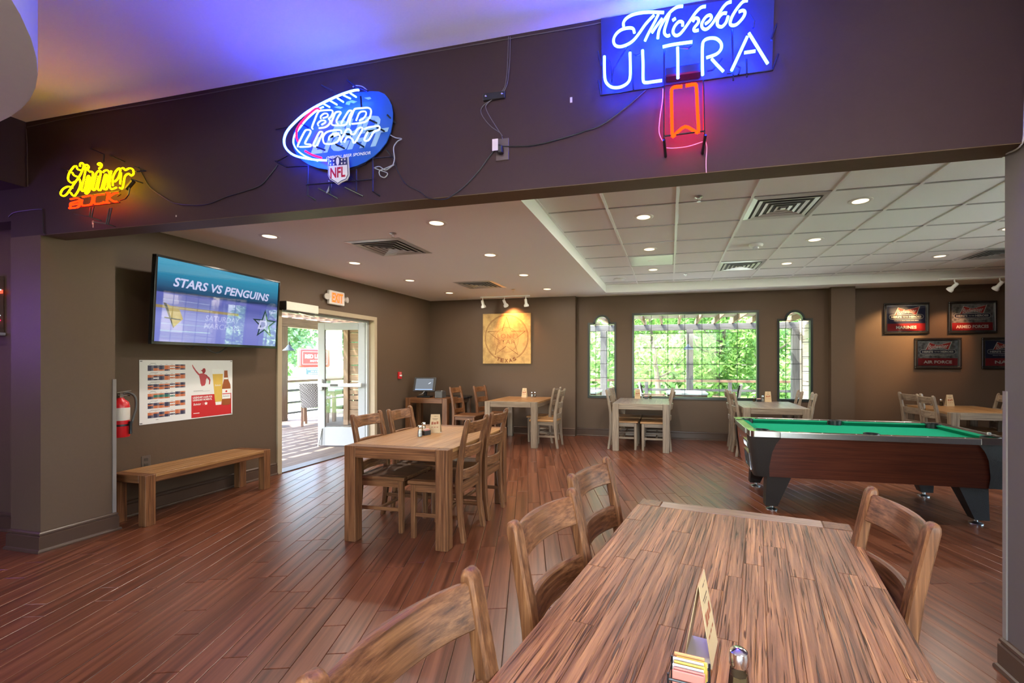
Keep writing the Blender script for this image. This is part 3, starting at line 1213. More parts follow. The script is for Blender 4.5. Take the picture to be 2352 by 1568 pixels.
# ---- pool table
PX0, PX1, PY0, PY1, PZ = 0.72, 2.79, 4.42, 5.52, 0.75
M_CAB = wood('mahogany_laminate', 'x', (0.042, 0.009, 0.004), (0.075, 0.017, 0.008), (0.110, 0.029, 0.013), rough=0.32, grain=0.8, bump=0.04, vary=0.08)
M_CABE = wood('mahogany_end_panel', 'y', (0.13, 0.040, 0.028), (0.20, 0.070, 0.048), (0.27, 0.105, 0.075), rough=0.30, grain=0.8, bump=0.04, vary=0.08)
M_LEATH = plain('black_brown_leatherette', (0.020, 0.012, 0.009), 0.42, spec=0.25, var=0.25, scale=400, bump=0.4)
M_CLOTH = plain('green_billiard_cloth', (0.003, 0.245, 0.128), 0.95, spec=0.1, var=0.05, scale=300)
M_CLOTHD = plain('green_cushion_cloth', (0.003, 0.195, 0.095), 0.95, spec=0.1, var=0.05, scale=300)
M_RAIL = plain('dark_rail_laminate', (0.075, 0.060, 0.052), 0.16, var=0.1)
M_CAST = plain('cast_corner_metal', (0.66, 0.58, 0.50), 0.18, metal=1.0, var=0.1, scale=20)
pc = Vector(((PX0 + PX1) / 2, (PY0 + PY1) / 2, 0))
pt = thing('pool_table', 'coin operated pool table with green cloth and mahogany sides', 'pool table', pc)
hx, hy_ = (PX1 - PX0) / 2, (PY1 - PY0) / 2
zb, zt = .325, .705
ins = .055
# cabinet sides taper inwards to the bottom
for sy in (-1, 1):
    vs = [(-hx + .12, sy * (hy_ - ins), zb), (hx - .12, sy * (hy_ - ins), zb), (hx - .12, sy * (hy_ - .012), zt), (-hx + .12, sy * (hy_ - .012), zt),
          (-hx + .12, sy * (hy_ - ins - .03), zb), (hx - .12, sy * (hy_ - ins - .03), zb), (hx - .12, sy * (hy_ - .042), zt), (-hx + .12, sy * (hy_ - .042), zt)]
    MB().add(vs, [(0, 1, 2, 3), (7, 6, 5, 4), (0, 4, 5, 1), (1, 5, 6, 2), (2, 6, 7, 3), (3, 7, 4, 0)]).build('side_panel', M_CAB, pt)
for sx in (-1, 1):
    vs = [(sx * (hx - ins), -hy_ + .12, zb), (sx * (hx - ins), hy_ - .12, zb), (sx * (hx - .012), hy_ - .12, zt), (sx * (hx - .012), -hy_ + .12, zt),
          (sx * (hx - ins - .03), -hy_ + .12, zb), (sx * (hx - ins - .03), hy_ - .12, zb), (sx * (hx - .042), hy_ - .12, zt), (sx * (hx - .042), -hy_ + .12, zt)]
    ep = MB().add(vs, [(0, 1, 2, 3), (7, 6, 5, 4), (0, 4, 5, 1), (1, 5, 6, 2), (2, 6, 7, 3), (3, 7, 4, 0)]).build('end_panel', M_CABE, pt)
    if sx == -1:
        def endp(y, z, o):
            t = (z - zb) / (zt - zb)
            return (-(hx - ins + (ins - .012) * t) - o, y, z)
        for (y0, y1, z0, z1, nm) in ((-.40, -.10, .36, .52, 'ball_return'), (-.36, -.14, .56, .63, 'coin_slot')):
            fr = MB()
            for (ya, yb_, za, zb_) in ((y0, y1, z1 - .012, z1), (y0, y1, z0, z0 + .012), (y0, y0 + .014, z0 + .012, z1 - .012), (y1 - .014, y1, z0 + .012, z1 - .012)):
                vs = [endp(ya, za, .001), endp(yb_, za, .001), endp(yb_, zb_, .001), endp(ya, zb_, .001), endp(ya, za, .016), endp(yb_, za, .016), endp(yb_, zb_, .016), endp(ya, zb_, .016)]
                fr.add(vs, [(3, 2, 1, 0), (4, 5, 6, 7), (0, 1, 5, 4), (1, 2, 6, 5), (2, 3, 7, 6), (3, 0, 4, 7)])
            f_ = fr.build(nm, M_CHROME, pt)
            in_ = MB()
            in_.add([endp(y0 + .014, z0 + .012, .003), endp(y1 - .014, z0 + .012, .003), endp(y1 - .014, z1 - .012, .003), endp(y0 + .014, z1 - .012, .003)], [(0, 1, 2, 3)])
            in_.build('opening' if nm == 'ball_return' else 'coin_plate', M_DARK if nm == 'ball_return' else M_ALU, f_)
        MB().lathe([(0, 0), (.022, 0), (.022, .01), (0, .012)], n=14, M=Matrix.Rotation(R(-90), 4, 'Y'), c=endp(.16, .60, 0)).build('lock', M_CHROME, pt)
# leatherette corners
for sx in (-1, 1):
    for sy in (-1, 1):
        mb = MB()
        n = 8
        rows = []
        for z, off, dx, dy, rad in ((zb, ins, .13, .13, .05), (.42, ins * .72, .14, .14, .05), (.56, ins * .40, .18, .16, .05), (.64, ins * .25, .22, .18, .05), (zt, .012, .27, .20, .05)):
            ox, oy = hx - off + .004, hy_ - off + .004
            r_ = [(sx * (ox - dx), sy * oy, z)]
            for k in range(n + 1):
                an = math.pi / 2 * k / n
                r_.append((sx * (ox - rad + rad * math.sin(an)), sy * (oy - rad + rad * math.cos(an)), z))
            r_.append((sx * ox, sy * (oy - dy), z))
            rows.append(r_)
        m = len(rows[0])
        for r_ in rows:
            mb.v += r_
        for i in range(len(rows) - 1):
            for k in range(m - 1):
                mb.f.append((i * m + k, i * m + k + 1, (i + 1) * m + k + 1, (i + 1) * m + k))
        mb.build('corner_cover', M_LEATH, pt, smooth=True)
        # legs taper to the foot
        cx_, cy_ = sx * (hx - .255), sy * (hy_ - .15)
        fx, fy = sx * 0.815, sy * 0.405
        vs = []
        for (mx, my, z, wx, wy) in ((cx_ - sx * .02, cy_ - sy * .01, zb + .02, .22, .16), (fx + sx * .015, fy + sy * .01, .045, .105, .10)):
            for a, b in ((-1, -1), (1, -1), (1, 1), (-1, 1)):
                vs.append((mx + a * wx / 2, my + b * wy / 2, z))
        lg = MB().add(vs, [(0, 1, 2, 3), (7, 6, 5, 4), (0, 4, 5, 1), (1, 5, 6, 2), (2, 6, 7, 3), (3, 7, 4, 0)]).build('leg', M_LEATH, pt)
        MB().lathe([(0, 0), (.052, 0), (.052, .006), (.02, .016), (.014, .02), (.014, .05), (0, .05)], n=18, c=(fx, fy, 0)).build('leveller_foot', M_ALU, lg, smooth=True)
        # cast corner caps
        cap = MB()
        poly = []
        rad = .05
        poly.append((hx - .26, hy_))
        for k in range(n + 1):
            an = math.pi / 2 * k / n
            poly.append((hx - rad + rad * math.sin(an), hy_ - rad + rad * math.cos(an)))
        poly += [(hx, hy_ - .21), (hx - .085, hy_ - .19), (hx - .07, hy_ - .10), (hx - .11, hy_ - .065), (hx - .22, hy_ - .085)]
        poly = [(sx * x, sy * y) for x, y in poly]
        if sx * sy < 0:
            poly = poly[::-1]
        cap.prism(poly, zt - .004, PZ + .003)
        cap.build('corner_casting', M_CAST, pt, smooth=True)
# bed and rails
MB().box(-hx + .10, hx - .10, -hy_ + .10, hy_ - .10, .66, .706).build('bed_cloth', M_CLOTH, pt)
MB().box(-hx + .10, hx - .10, -hy_ + .10, hy_ - .10, zb + .02, .659).build('inner_body', M_DARK, pt)
for sy in (-1, 1):
    y0, y1 = sorted((sy * (hy_ - .002), sy * (hy_ - .082)))
    rl = MB().cbox(-hx + .20, hx - .20, y0, y1, zt, PZ - .002, .004).build('rail', M_RAIL, pt)
    y0, y1 = sorted((sy * hy_, sy * (hy_ + .007)))
    MB().cbox(-hx + .262, hx - .262, y0, y1, zt - .006, PZ, .002).build('metal_trim', M_ALU, rl)
    for sgn in (-1, 1):
        x0, x1 = sorted((sgn * .07, sgn * (hx - .17)))
        yo, yi = hy_ - .083, hy_ - .135
        vs = [(x0, sy * yo, PZ - .004), (x1, sy * yo, PZ - .004), (x1, sy * yo, .700), (x0, sy * yo, .700),
              (x0 + .02, sy * yi, PZ - .012), (x1 - .02, sy * yi, PZ - .012), (x1 - .02, sy * (yi + .025), .706), (x0 + .02, sy * (yi + .025), .706)]
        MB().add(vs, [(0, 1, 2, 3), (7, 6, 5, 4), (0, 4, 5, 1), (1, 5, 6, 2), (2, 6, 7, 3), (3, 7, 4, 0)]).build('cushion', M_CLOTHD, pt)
    for k in range(6):
        x = -hx + .35 + k * (2 * hx - .7) / 5
        MB().lathe([(0, 0), (.006, 0), (0, .0015)], n=8, c=(x, sy * (hy_ - .045), PZ - .002)).build('sight_dot', M_WHITE, pt)
for sx in (-1, 1):
    x0, x1 = sorted((sx * (hx - .002), sx * (hx - .082)))
    rl = MB().cbox(x0, x1, -hy_ + .19, hy_ - .19, zt, PZ - .002, .004).build('rail', M_RAIL, pt)
    x0, x1 = sorted((sx * hx, sx * (hx + .007)))
    MB().cbox(x0, x1, -hy_ + .212, hy_ - .212, zt - .006, PZ, .002).build('metal_trim', M_ALU, rl)
    y0, y1 = -hy_ + .17, hy_ - .17
    xo, xi = hx - .083, hx - .135
    vs = [(sx * xo, y0, PZ - .004), (sx * xo, y1, PZ - .004), (sx * xo, y1, .700), (sx * xo, y0, .700),
          (sx * xi, y0 + .02, PZ - .012), (sx * xi, y1 - .02, PZ - .012), (sx * (xi + .025), y1 - .02, .706), (sx * (xi + .025), y0 + .02, .706)]
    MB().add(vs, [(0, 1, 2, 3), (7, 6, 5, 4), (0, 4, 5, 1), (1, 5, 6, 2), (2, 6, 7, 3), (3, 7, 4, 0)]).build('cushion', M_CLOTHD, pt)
# pockets
for sx in (-1, 0, 1):
    for sy in (-1, 1):
        if sx:
            c = (sx * (hx - .125), sy * (hy_ - .125), 0)
            r_ = .062
        else:
            c = (0, sy * (hy_ - .095), 0)
            r_ = .055
        MB().lathe([(0, .7075), (r_, .7075), (r_, PZ + .0035), (r_ + .008, PZ + .0045), (r_ + .008, .70)], n=20, c=c).build('pocket', M_BLACK, pt, smooth=True)
ck = MB().cbox(-.011, .011, -.011, .011, 0, .021, .002).build('chalk_cube', plain('chalk_paper', (0.42, 0.42, 0.40), 0.8), loc=(2.745, 4.70, PZ - .001))
tag(ck, 'small pale chalk cube on the pool table rail', 'chalk')

# ================================================================== CEILING FIXTURES
M_LENS = emit('warm_lens', (1.0, 0.72, 0.36), 1.5)
M_RING = plain('downlight_trim', (0.78, 0.76, 0.72), 0.4, var=0.02)
WARM = (1.0, 0.90, 0.77)
dl = None


def downlight(x, y, z, label, power):
    global dl
    if dl is None:
        dl = thing('downlight', label, 'ceiling light', (x, y, z), group='recessed ceiling lights')
        MB().lathe([(.060, -.002), (.066, -.0045), (.086, -.0045), (.094, -.001), (.094, .004), (.060, .004)], n=28).build('trim_ring', M_RING, dl, smooth=True)
        MB().lathe([(0, -.0035), (.062, -.0035), (.062, .002), (0, .002)], n=28).build('lens', M_LENS, dl)
        o = dl
    else:
        o = dup(dl, (x, y, z), 0, label)
    lamp('lamp', 'AREA', (x, y, z - 0.012), power, WARM, 0.11)
    return o


PW_B = 7.0
rows = ['first', 'second', 'third', 'fourth']
for i, y in enumerate((3.61, 4.83, 6.05, 7.30)):
    downlight(-3.85, y, ZC, f'recessed ceiling light in the row along the television wall, {rows[i]} from the header', PW_B)
    downlight(-2.03, y, ZC, f'recessed ceiling light in the plaster row beside the tile tray, {rows[i]} from the header', PW_B)
for i, cj in enumerate((0, 2, 4)):
    y = GY0 + MY * (cj + .5)
    downlight(GX0 + MX * .5, y, ZT + .002, f'recessed light in the tile ceiling, left row, {rows[i]} from the header', PW_B)
    downlight(GX0 + MX * 3.5, y, ZT + .002, f'recessed light in the tile ceiling, middle row, {rows[i]} from the header', PW_B)
    if i > 0:
        downlight(GX0 + MX * 6.5, y, ZT + .002, f'recessed light in the tile ceiling, right row, {["", "half hidden by the pier", "in full view"][i]}', PW_B)
# unseen downlights added to light the front room, above and behind the camera
for i, (x, y) in enumerate(((1.0, .35), (-1.15, .35), (0.0, -1.3), (3.2, .35), (3.2, -1.8), (-2.0, -3.3), (-5.5, 1.0))):
    downlight(x, y, 2.684 if x < -5 else ZF, f'unseen recessed light added to the front room ceiling, {["right of the camera", "left of the camera", "behind the camera", "far right", "far right behind the camera", "beyond the ceiling drum", "in the boxed soffit"][i]}', [13, 13, 12, 10, 10, 10, 4][i])

# ---- air vents
M_VENT = plain('vent_metal', (0.62, 0.63, 0.62), 0.28, metal=0.55, var=0.04)
M_VDARK = plain('vent_throat_shade', (0.055, 0.055, 0.055), 0.6)


def ring_mb(o, i, zo, zi, th=0.004):
    """square sloped louvre between half-sizes o and i"""
    vs = []
    for s, z in ((o, zo), (i, zi)):
        vs += [(-s, -s, z), (s, -s, z), (s, s, z), (-s, s, z)]
    for s, z in ((o, zo + th), (i, zi + th)):
        vs += [(-s, -s, z), (s, -s, z), (s, s, z), (-s, s, z)]
    fs = []
    for k in range(4):
        j = (k + 1) % 4
        fs += [(k, j, 4 + j, 4 + k), (8 + k, 12 + k, 12 + j, 8 + j), (k, 8 + k, 8 + j, j), (4 + k, 4 + j, 12 + j, 12 + k)]
    return MB().add(vs, fs)


vent = thing('ceiling_vent', 'square louvred vent in the plaster ceiling, nearer to the header', 'air vent', (-2.955, 4.268, ZC), group='square ceiling vents')
ring_mb(.322, .272, -.003, -.010).build('frame', M_VENT, vent)
for a, b_ in ((.252, .206), (.186, .146), (.126, .090), (.070, .034)):
    ring_mb(a, b_ + .012, -.016, -.010, .003).build('louvre', M_VENT, vent)
MB().box(-.022, .022, -.022, .022, -.018, -.010).build('centre_plate', M_VENT, vent)
MB().box(-.272, .272, -.272, .272, -.0025, .004).build('throat_shade', M_VDARK, vent)  # dark plate painted for the shade in the gaps between louvres
dup(vent, (-2.965, 6.655, ZC), 0, 'square louvred vent in the plaster ceiling in front of the star canvas')
for (ci, cj), l in (((2, 0), 'square louvred vent in the tile ceiling, closest to the header'), ((2, 4), 'square louvred vent in the tile ceiling, in front of the wide window'), ((7, 4), 'square louvred vent in the tile ceiling, cut by the pier')):
    o = dup(vent, (GX0 + MX * (ci + .5), GY0 + MY * (cj + .5), ZT), 0, l)
    o.scale = (.93, .945, 1)

# ---- sprinklers, detectors, speaker
sp = thing('sprinkler', 'small fire sprinkler beside the near plaster ceiling vent', 'sprinkler', (-2.60, 3.80, ZC), group='fire sprinklers')
MB().lathe([(.030, -.002), (.034, -.006), (.022, -.010), (.010, -.014)], n=16).build('escutcheon', M_ALU, sp, smooth=True)
MB().tube([(.010, 0, -.014), (.014, 0, -.026), (.004, 0, -.040)], .0022, 5).tube([(-.010, 0, -.014), (-.014, 0, -.026), (-.004, 0, -.040)], .0022, 5).build('yoke', M_ALU, sp)
MB().lathe([(0, -.040), (.016, -.041), (.016, -.043), (0, -.043)], n=12).build('deflector', M_ALU, sp)
dup(sp, (-2.61, 7.21, ZC), 0, 'small fire sprinkler in front of the star canvas')
dup(sp, (.235, 3.87, ZT), 0, 'small fire sprinkler in the tile ceiling near the header')
dup(sp, (.24, 7.22, ZT), 0, 'small fire sprinkler in the tile ceiling near the wide window')
sd = thing('smoke_detector', 'white smoke detector with clear chamber in the middle of the tile ceiling', 'smoke detector', (.98, 5.59, ZT))
MB().lathe([(.075, .002), (.078, -.012), (.066, -.030), (.030, -.034), (0, -.034)], n=24).build('body', M_WHITE, sd, smooth=True)
MB().lathe([(.036, -.034), (.034, -.052), (.020, -.060), (0, -.060)], n=16).build('chamber', plain('frosted_plastic', (.55, .56, .57), .25), sd, smooth=True)
ds = thing('dome_speaker', 'small white dome detector in the corner of the tile tray', 'detector', (-.815, 7.43, ZT))
MB().lathe([(.095, .002), (.098, -.006), (.075, -.022), (.04, -.030), (0, -.032)], n=24).build('dome', M_WHITE, ds, smooth=True)
MB().lathe([(.10, .003), (.105, -.001), (.105, .003)], n=24).build('base_ring', M_WHITE, ds)
pl = thing('speaker_panel', 'shiny square speaker panel in the tile ceiling beside a recessed light', 'speaker', (GX0 + MX * .5, GY0 + MY * 3.5, ZT))
MB().cbox(-.285, .285, -.285, .285, -.004, .003, .002).build('panel', plain('satin_panel', (.62, .63, .63), .3, metal=.25), pl)
MB().lathe([(0, -.010), (.035, -.009), (.05, -.004)], n=20).build('sensor', M_WHITE, pl, smooth=True)

# ---- track lights
def track(name, label, x0, x1, y, z):
    t = thing(name, label, 'track light', (x0, y, z))
    MB().cbox(0, x1 - x0, -.017, .017, -.020, 0, .003).build('rail', M_WHITE, t)
    MB().cbox(x1 - x0, x1 - x0 + .09, -.022, .022, -.026, 0, .004).build('power_feed', M_WHITE, t)
    return t


def track_head(t, x, aim, glow=None):
    """spot head hanging from the rail; aim is a direction"""
    d = Vector(aim).normalized()
    q = Vector((0, 0, -1)).rotation_difference(d).to_matrix().to_4x4()
    h = MB()
    h.lathe([(0, .055), (.022, .052), (.026, .03), (.026, -.03), (.034, -.048), (.046, -.062), (.048, -.088), (.044, -.092), (.040, -.080), (0, -.078)], n=20, M=q, c=(x, 0, -.115))
    o = h.build('spot_head', M_WHITE, t, smooth=True)
    MB().tube([(x, 0, -.018), (x, 0, -.05), (x + d.x * -.02, d.y * -.02, -.085)], .009, 8).build('stem', M_WHITE, o)
    if glow:
        col, power, ang, blend = glow
        p = Vector((x, 0, -.115)) + d * .085
        MB().lathe([(0, -.0795), (.036, -.0795), (.036, -.0785), (0, -.0785)], n=16, M=q, c=(x, 0, -.115)).build('bulb', emit('bulb_glow', (1, .7, .4), 4), o)
        lamp('spot', 'SPOT', p + d * .02, power, col, .03, rot=d.to_track_quat('-Z', 'Y').to_euler(), parent=t, spot=R(ang), blend=blend)
    return o


t1 = track('track_light', 'white track light with three spot heads above the star canvas', -3.52, -2.62, 7.90, ZC)
track_head(t1, .05, (.10, .30, -1))
track_head(t1, .49, (.12, .45, -.55), ((1.0, .42, .12), 26, 105, .7))
track_head(t1, .91, (.06, .30, -1))
t2 = track('track_light', 'white track light with two spot heads above the framed pictures', 3.9, 5.2, 7.75, ZC)
track_head(t2, .20, (-.50, .64, -.70), ((1.0, .62, .27), 85, 62, .7))
track_head(t2, .76, (-.35, .62, -.75), ((1.0, .50, .22), 26, 60, .7))

# ================================================================== LEFT WALL
# ---- television
tvw, tvh = 1.387, .800
tv = thing('television', 'large flat television on the brown wall showing a hockey game announcement', 'television', (-4.5, 3.688, 1.951), rot=(R(93.35), 0, R(93.87)))
bz = MB()
m_ = .020
bz.cbox(-tvw / 2, tvw / 2, tvh / 2 - m_, tvh / 2, -.035, .010, .003)
bz.cbox(-tvw / 2, tvw / 2, -tvh / 2, -tvh / 2 + m_ * 1.4, -.035, .010, .003)
bz.cbox(-tvw / 2, -tvw / 2 + m_, -tvh / 2 + m_ * 1.4, tvh / 2 - m_, -.035, .010, .003)
bz.cbox(tvw / 2 - m_, tvw / 2, -tvh / 2 + m_ * 1.4, tvh / 2 - m_, -.035, .010, .003)
bz.build('bezel', plain('gloss_black', (.010, .010, .011), .12), tv)
MB().cbox(-tvw / 2 + .01, tvw / 2 - .01, -tvh / 2 + .01, tvh / 2 - .01, -.055, -.002, .01).build('back_shell', M_BLACK, tv)
MB().box(-.09, .09, -.14, .14, -.12, -.055).bar((0, 0, -.12), (-.02, 0, -.235), .07, .10).build('wall_bracket', M_BLACK, tv)
mS, nt, out = new_mat('tv_picture')
em = nt.nodes.new('ShaderNodeEmission')
tc = nt.nodes.new('ShaderNodeTexCoord')
sx_ = nt.nodes.new('ShaderNodeSeparateXYZ')
nt.links.new(tc.outputs['Generated'], sx_.inputs[0])
rp_ = nt.nodes.new('ShaderNodeValToRGB')
cr = rp_.color_ramp
cr.elements[0].position = 0.0
cr.elements[0].color = (.20, .22, .62, 1)
cr.elements[1].position = 1.0
cr.elements[1].color = (.045, .33, .52, 1)
for p_, c_ in ((.30, (.24, .26, .66)), (.50, (.10, .12, .42)), (.58, (.12, .13, .46)), (.62, (.012, .035, .10)), (.72, (.022, .13, .26)), (.84, (.030, .24, .40))):
    e_ = cr.elements.new(p_)
    e_.color = c_ + (1,)
nz = nt.nodes.new('ShaderNodeTexNoise')
mpp = nt.nodes.new('ShaderNodeMapping')
mpp.inputs['Scale'].default_value = (2.0, 26.0, 1)
nt.links.new(tc.outputs['Generated'], mpp.inputs[0])
nt.links.new(mpp.outputs[0], nz.inputs['Vector'])
nz.inputs['Scale'].default_value = 1.0
ad = nt.nodes.new('ShaderNodeMath')
ad.operation = 'MULTIPLY_ADD'
ad.inputs[1].default_value = .10
nt.links.new(nz.outputs['Fac'], ad.inputs[0])
sb = nt.nodes.new('ShaderNodeMath')
sb.operation = 'SUBTRACT'
sb.inputs[1].default_value = .05
nt.links.new(sx_.outputs['Y'], sb.inputs[0])
nt.links.new(sb.outputs[0], ad.inputs[2])
nt.links.new(ad.outputs[0], rp_.inputs[0])
nt.links.new(rp_.outputs[0], em.inputs[0])
em.inputs[1].default_value = .5
nt.links.new(em.outputs[0], out.inputs[0])
sw, sh = tvw - 2 * m_, tvh - 2.4 * m_
scy = .2 * m_
scr = MB().rect(-sw / 2, sw / 2, -sh / 2 + scy, sh / 2 + scy, 0.0).build('screen', mS, tv)


def scx(fx):
    return -sw / 2 + fx * sw


def scyf(fy):
    return scy + sh / 2 - fy * sh


lettering('title_text', 'STARS VS PENGUINS', emit('tv_white', (.62, .62, .88), .5), scr, w=.80 * sw, h=.115 * sh, bold=.028, shear=.25, cx=scx(.507), cy=scyf(.262), z=.0012)
lettering('day_text', 'SATURDAY', emit('tv_soft', (.42, .44, .78), .5), scr, w=.285 * sw, h=.075 * sh, bold=.012, shear=.2, cx=scx(.49), cy=scyf(.665), z=.0012)
lettering('date_text', 'MARCH  28', MATS['tv_soft'], scr, w=.295 * sw, h=.075 * sh, bold=.012, shear=.2, cx=scx(.485), cy=scyf(.768), z=.0012)


def star_pts(cx, cy, ro, ri, rot=90):
    return [(cx + (ro if k % 2 == 0 else ri) * math.cos(R(rot + 36 * k)), cy + (ro if k % 2 == 0 else ri) * math.sin(R(rot + 36 * k))) for k in range(10)]


cxs, cys = scx(.875), scyf(.675)
MB().flat(star_pts(cxs, cys, .172, .070), .0010).build('team_star', emit('tv_dark_green', (.015, .045, .050), .5), scr)
MB().flat(star_pts(cxs, cys, .130, .050), .0014).build('team_star_inner', emit('tv_silver', (.33, .36, .62), .5), scr)
lettering('team_letter', 'D', MATS['tv_white'], scr, w=.13, h=.10, bold=.02, shear=.25, cx=cxs - .03, cy=cys - .005, z=.0018)
MB().flat([(scx(.05), scyf(.53)), (scx(.16), scyf(.60)), (scx(.185), scyf(.71)), (scx(.12), scyf(.83))], .0010).build('team_triangle', emit('tv_gold', (.33, .24, .06), .5), scr)
MB().flat([(scx(.05), scyf(.53)), (scx(.07), scyf(.535)), (scx(.125), scyf(.82)), (scx(.12), scyf(.83))], .0013).flat([(scx(.06), scyf(.70)), (scx(.17), scyf(.715)), (scx(.17), scyf(.73)), (scx(.06), scyf(.715))], .0016).build('team_outline', emit('tv_black', (.01, .012, .02), .5), scr)
MB().rect(-sw / 2, scx(.62), scyf(.595), scyf(.560), .0006).build('rink_stripe', emit('tv_stripe', (.30, .22, .10), .5), scr)
MB().rect(-sw / 2, sw / 2, -sh / 2 + scy, sh / 2 + scy, .004).build('screen_glass', thin_glass('screen_glass', (.97, .97, .97), 3.2, .02), tv)
wr = MB()
wr.tube(smooth_path([(-.34, -.41, -.06), (-.30, -.435, -.05), (-.25, -.405, -.06)], 5), .004, 6)
wr.tube(smooth_path([(-.16, -.40, -.06), (-.10, -.45, -.04), (-.02, -.47, -.04), (.06, -.43, -.05), (.12, -.40, -.06)], 5), .005, 6)
wr.tube(smooth_path([(-.14, -.40, -.06), (-.06, -.46, -.05), (.02, -.45, -.05), (.10, -.40, -.06)], 5), .004, 6)
wr.build('hanging_cables', M_BLACK, tv)

# ---- baseball schedule poster
pw, ph = .895, .600
ps = thing('wall_poster', 'white schedule poster with beer glass and bottle pinned under the television', 'poster', (XL + .004, 3.5275, 1.111), rot=WALL_L)
sheet = MB().box(-pw / 2, pw / 2, -ph / 2, ph / 2, -.001, .001).build('sheet', plain('poster_white', (.70, .68, .67), .35, var=.02), ps)


def px_(s):
    return -pw / 2 + s * pw


def py_(t):
    return ph / 2 - t * ph


M_RED = plain('print_red', (.50, .018, .022), .35, var=.05)
M_PW = plain('print_white', (.78, .76, .74), .4, var=.02)
rc = random.Random(5)
ocells, ncells, gcells, wcells, dash = MB(), MB(), MB(), MB(), MB()
for mth in range(6):
    y0 = .085 + mth * .148
    for col in range(7):
        x0 = .075 + col * .0531
        lines = [rc.random() for _ in range(4)]
        sh_ = -.014 if col >= 5 else 0
        for r_ in range(4):
            t0 = y0 + r_ * .0215 + sh_
            if (col == 4 and r_ in (1, 3)) or (mth == 1 and col == 1 and r_ == 2):
                continue
            tgt_mb = gcells if (mth == 3 and 1 <= col <= 4 and r_ in (1, 2)) else (ocells if lines[r_] < .55 else ncells)
            tgt_mb.rect(px_(x0), px_(x0 + .0512), py_(t0 + .0212), py_(t0), .0013)
            wcells.rect(px_(x0 + .034), px_(x0 + .047), py_(t0 + .013), py_(t0 + .010), .0016)
    dash.rect(px_(.10), px_(.10 + .05 + .02 * (mth % 3)), py_(y0 - .030), py_(y0 - .036), .0013)
    for col in range(5):
        dash.rect(px_(.085 + col * .053), px_(.105 + col * .053), py_(y0 - .014), py_(y0 - .018), .0013)
dash.rect(px_(.15), px_(.175), py_(.945), py_(.937), .0013)
tag(ocells.build('orange_dates', plain('print_orange', (.52, .135, .045), .4), sheet), kind='stuff')
tag(ncells.build('navy_dates', plain('print_navy', (.030, .026, .070), .4), sheet), kind='stuff')
tag(gcells.build('green_dates', plain('print_green', (.015, .14, .11), .4), sheet), kind='stuff')
tag(wcells.build('date_marks', M_PW, sheet), kind='stuff')
tag(dash.build('month_lines', plain('print_grey', (.18, .16, .17), .5), sheet), kind='stuff')
MB().rect(px_(.511), px_(.985), py_(.985), py_(.60), .0013).build('red_block', M_RED, sheet)
lettering('slogan', 'LEGENDARY LAGER FOR', M_PW, sheet, w=.222 * pw, h=.034 * ph, bold=.03, cx=px_(.638), cy=py_(.640), z=.0018)
lettering('slogan', 'LEGENDARY MOMENTS.', M_PW, sheet, w=.218 * pw, h=.034 * ph, bold=.03, cx=px_(.636), cy=py_(.684), z=.0018)
lettering('brand_mark', 'Budweiser', M_PW, sheet, w=.085 * pw, h=.040 * ph, shear=.35, bold=.01, cx=px_(.576), cy=py_(.755), z=.0018)
MB().rect(px_(.640), px_(.6415), py_(.775), py_(.735), .0018).flat(star_pts(px_(.675), py_(.755), .020, .011), .0018).build('partner_mark', M_PW, sheet)
MB().rect(px_(.533), px_(.60), py_(.915), py_(.905), .0018).build('fine_print', M_PW, sheet)
MB().rect(px_(.535), px_(.64), py_(.525), py_(.521), .0014).rect(px_(.535), px_(.72), py_(.538), py_(.534), .0014).build('fine_print', MATS['print_grey'], sheet)
# red printed player figure: flat silhouette
fig = MB()
def pf(pts, z=.0014):
    fig.flat([(px_(a), py_(b)) for a, b in pts], z)
pf([(.518, .085), (.524, .075), (.532, .10), (.560, .165), (.600, .235), (.592, .262), (.560, .205), (.530, .135)])
pf([(.592, .235), (.640, .225), (.690, .260), (.690, .30), (.675, .34), (.672, .40), (.660, .44), (.625, .45), (.612, .40), (.606, .33)])
pf([(.680, .262), (.715, .30), (.728, .345), (.722, .42), (.708, .425), (.712, .355), (.690, .315)])
tag(fig.build('player_print', plain('print_rose', (.42, .055, .070), .4), sheet), kind='stuff')
cap = MB()
cap.flat([(px_(a), py_(b)) for a, b in ((.612, .175), (.632, .168), (.640, .145), (.656, .138), (.668, .150), (.672, .19), (.660, .225), (.640, .235), (.630, .19))], .0017)
cap.build('cap_print', plain('print_deep_red', (.30, .015, .025), .4), sheet)
gl = MB().flat([(px_(a), py_(b)) for a, b in ((.752, .245), (.878, .245), (.868, .70), (.858, .78), (.790, .78), (.780, .70))], .0016).build('beer_print', plain('print_beer', (.62, .40, .075), .35), sheet)
MB().flat([(px_(a), py_(b)) for a, b in ((.745, .155), (.882, .155), (.878, .245), (.752, .245))], .0016).flat([(px_(a), py_(b)) for a, b in ((.785, .745), (.862, .745), (.858, .80), (.790, .80))], .0019).build('foam_print', plain('print_foam', (.74, .74, .72), .35), sheet)
lettering('glass_text', 'Budweiser', M_PW, sheet, w=.075 * pw, h=.035 * ph, shear=.3, cx=px_(.818), cy=py_(.445), z=.0020)
MB().flat([(px_(a), py_(b)) for a, b in ((.895, .185), (.936, .185), (.938, .25), (.948, .36), (.972, .44), (.976, .50), (.974, .80), (.955, .815), (.880, .815), (.866, .80), (.868, .50), (.874, .44), (.890, .36))], .0018).build('bottle_print', plain('print_amber', (.29, .075, .020), .3), sheet)
MB().rect(px_(.869), px_(.974), py_(.70), py_(.52), .0021).rect(px_(.892), px_(.942), py_(.345), py_(.315), .0021).build('bottle_label', M_PW, sheet)
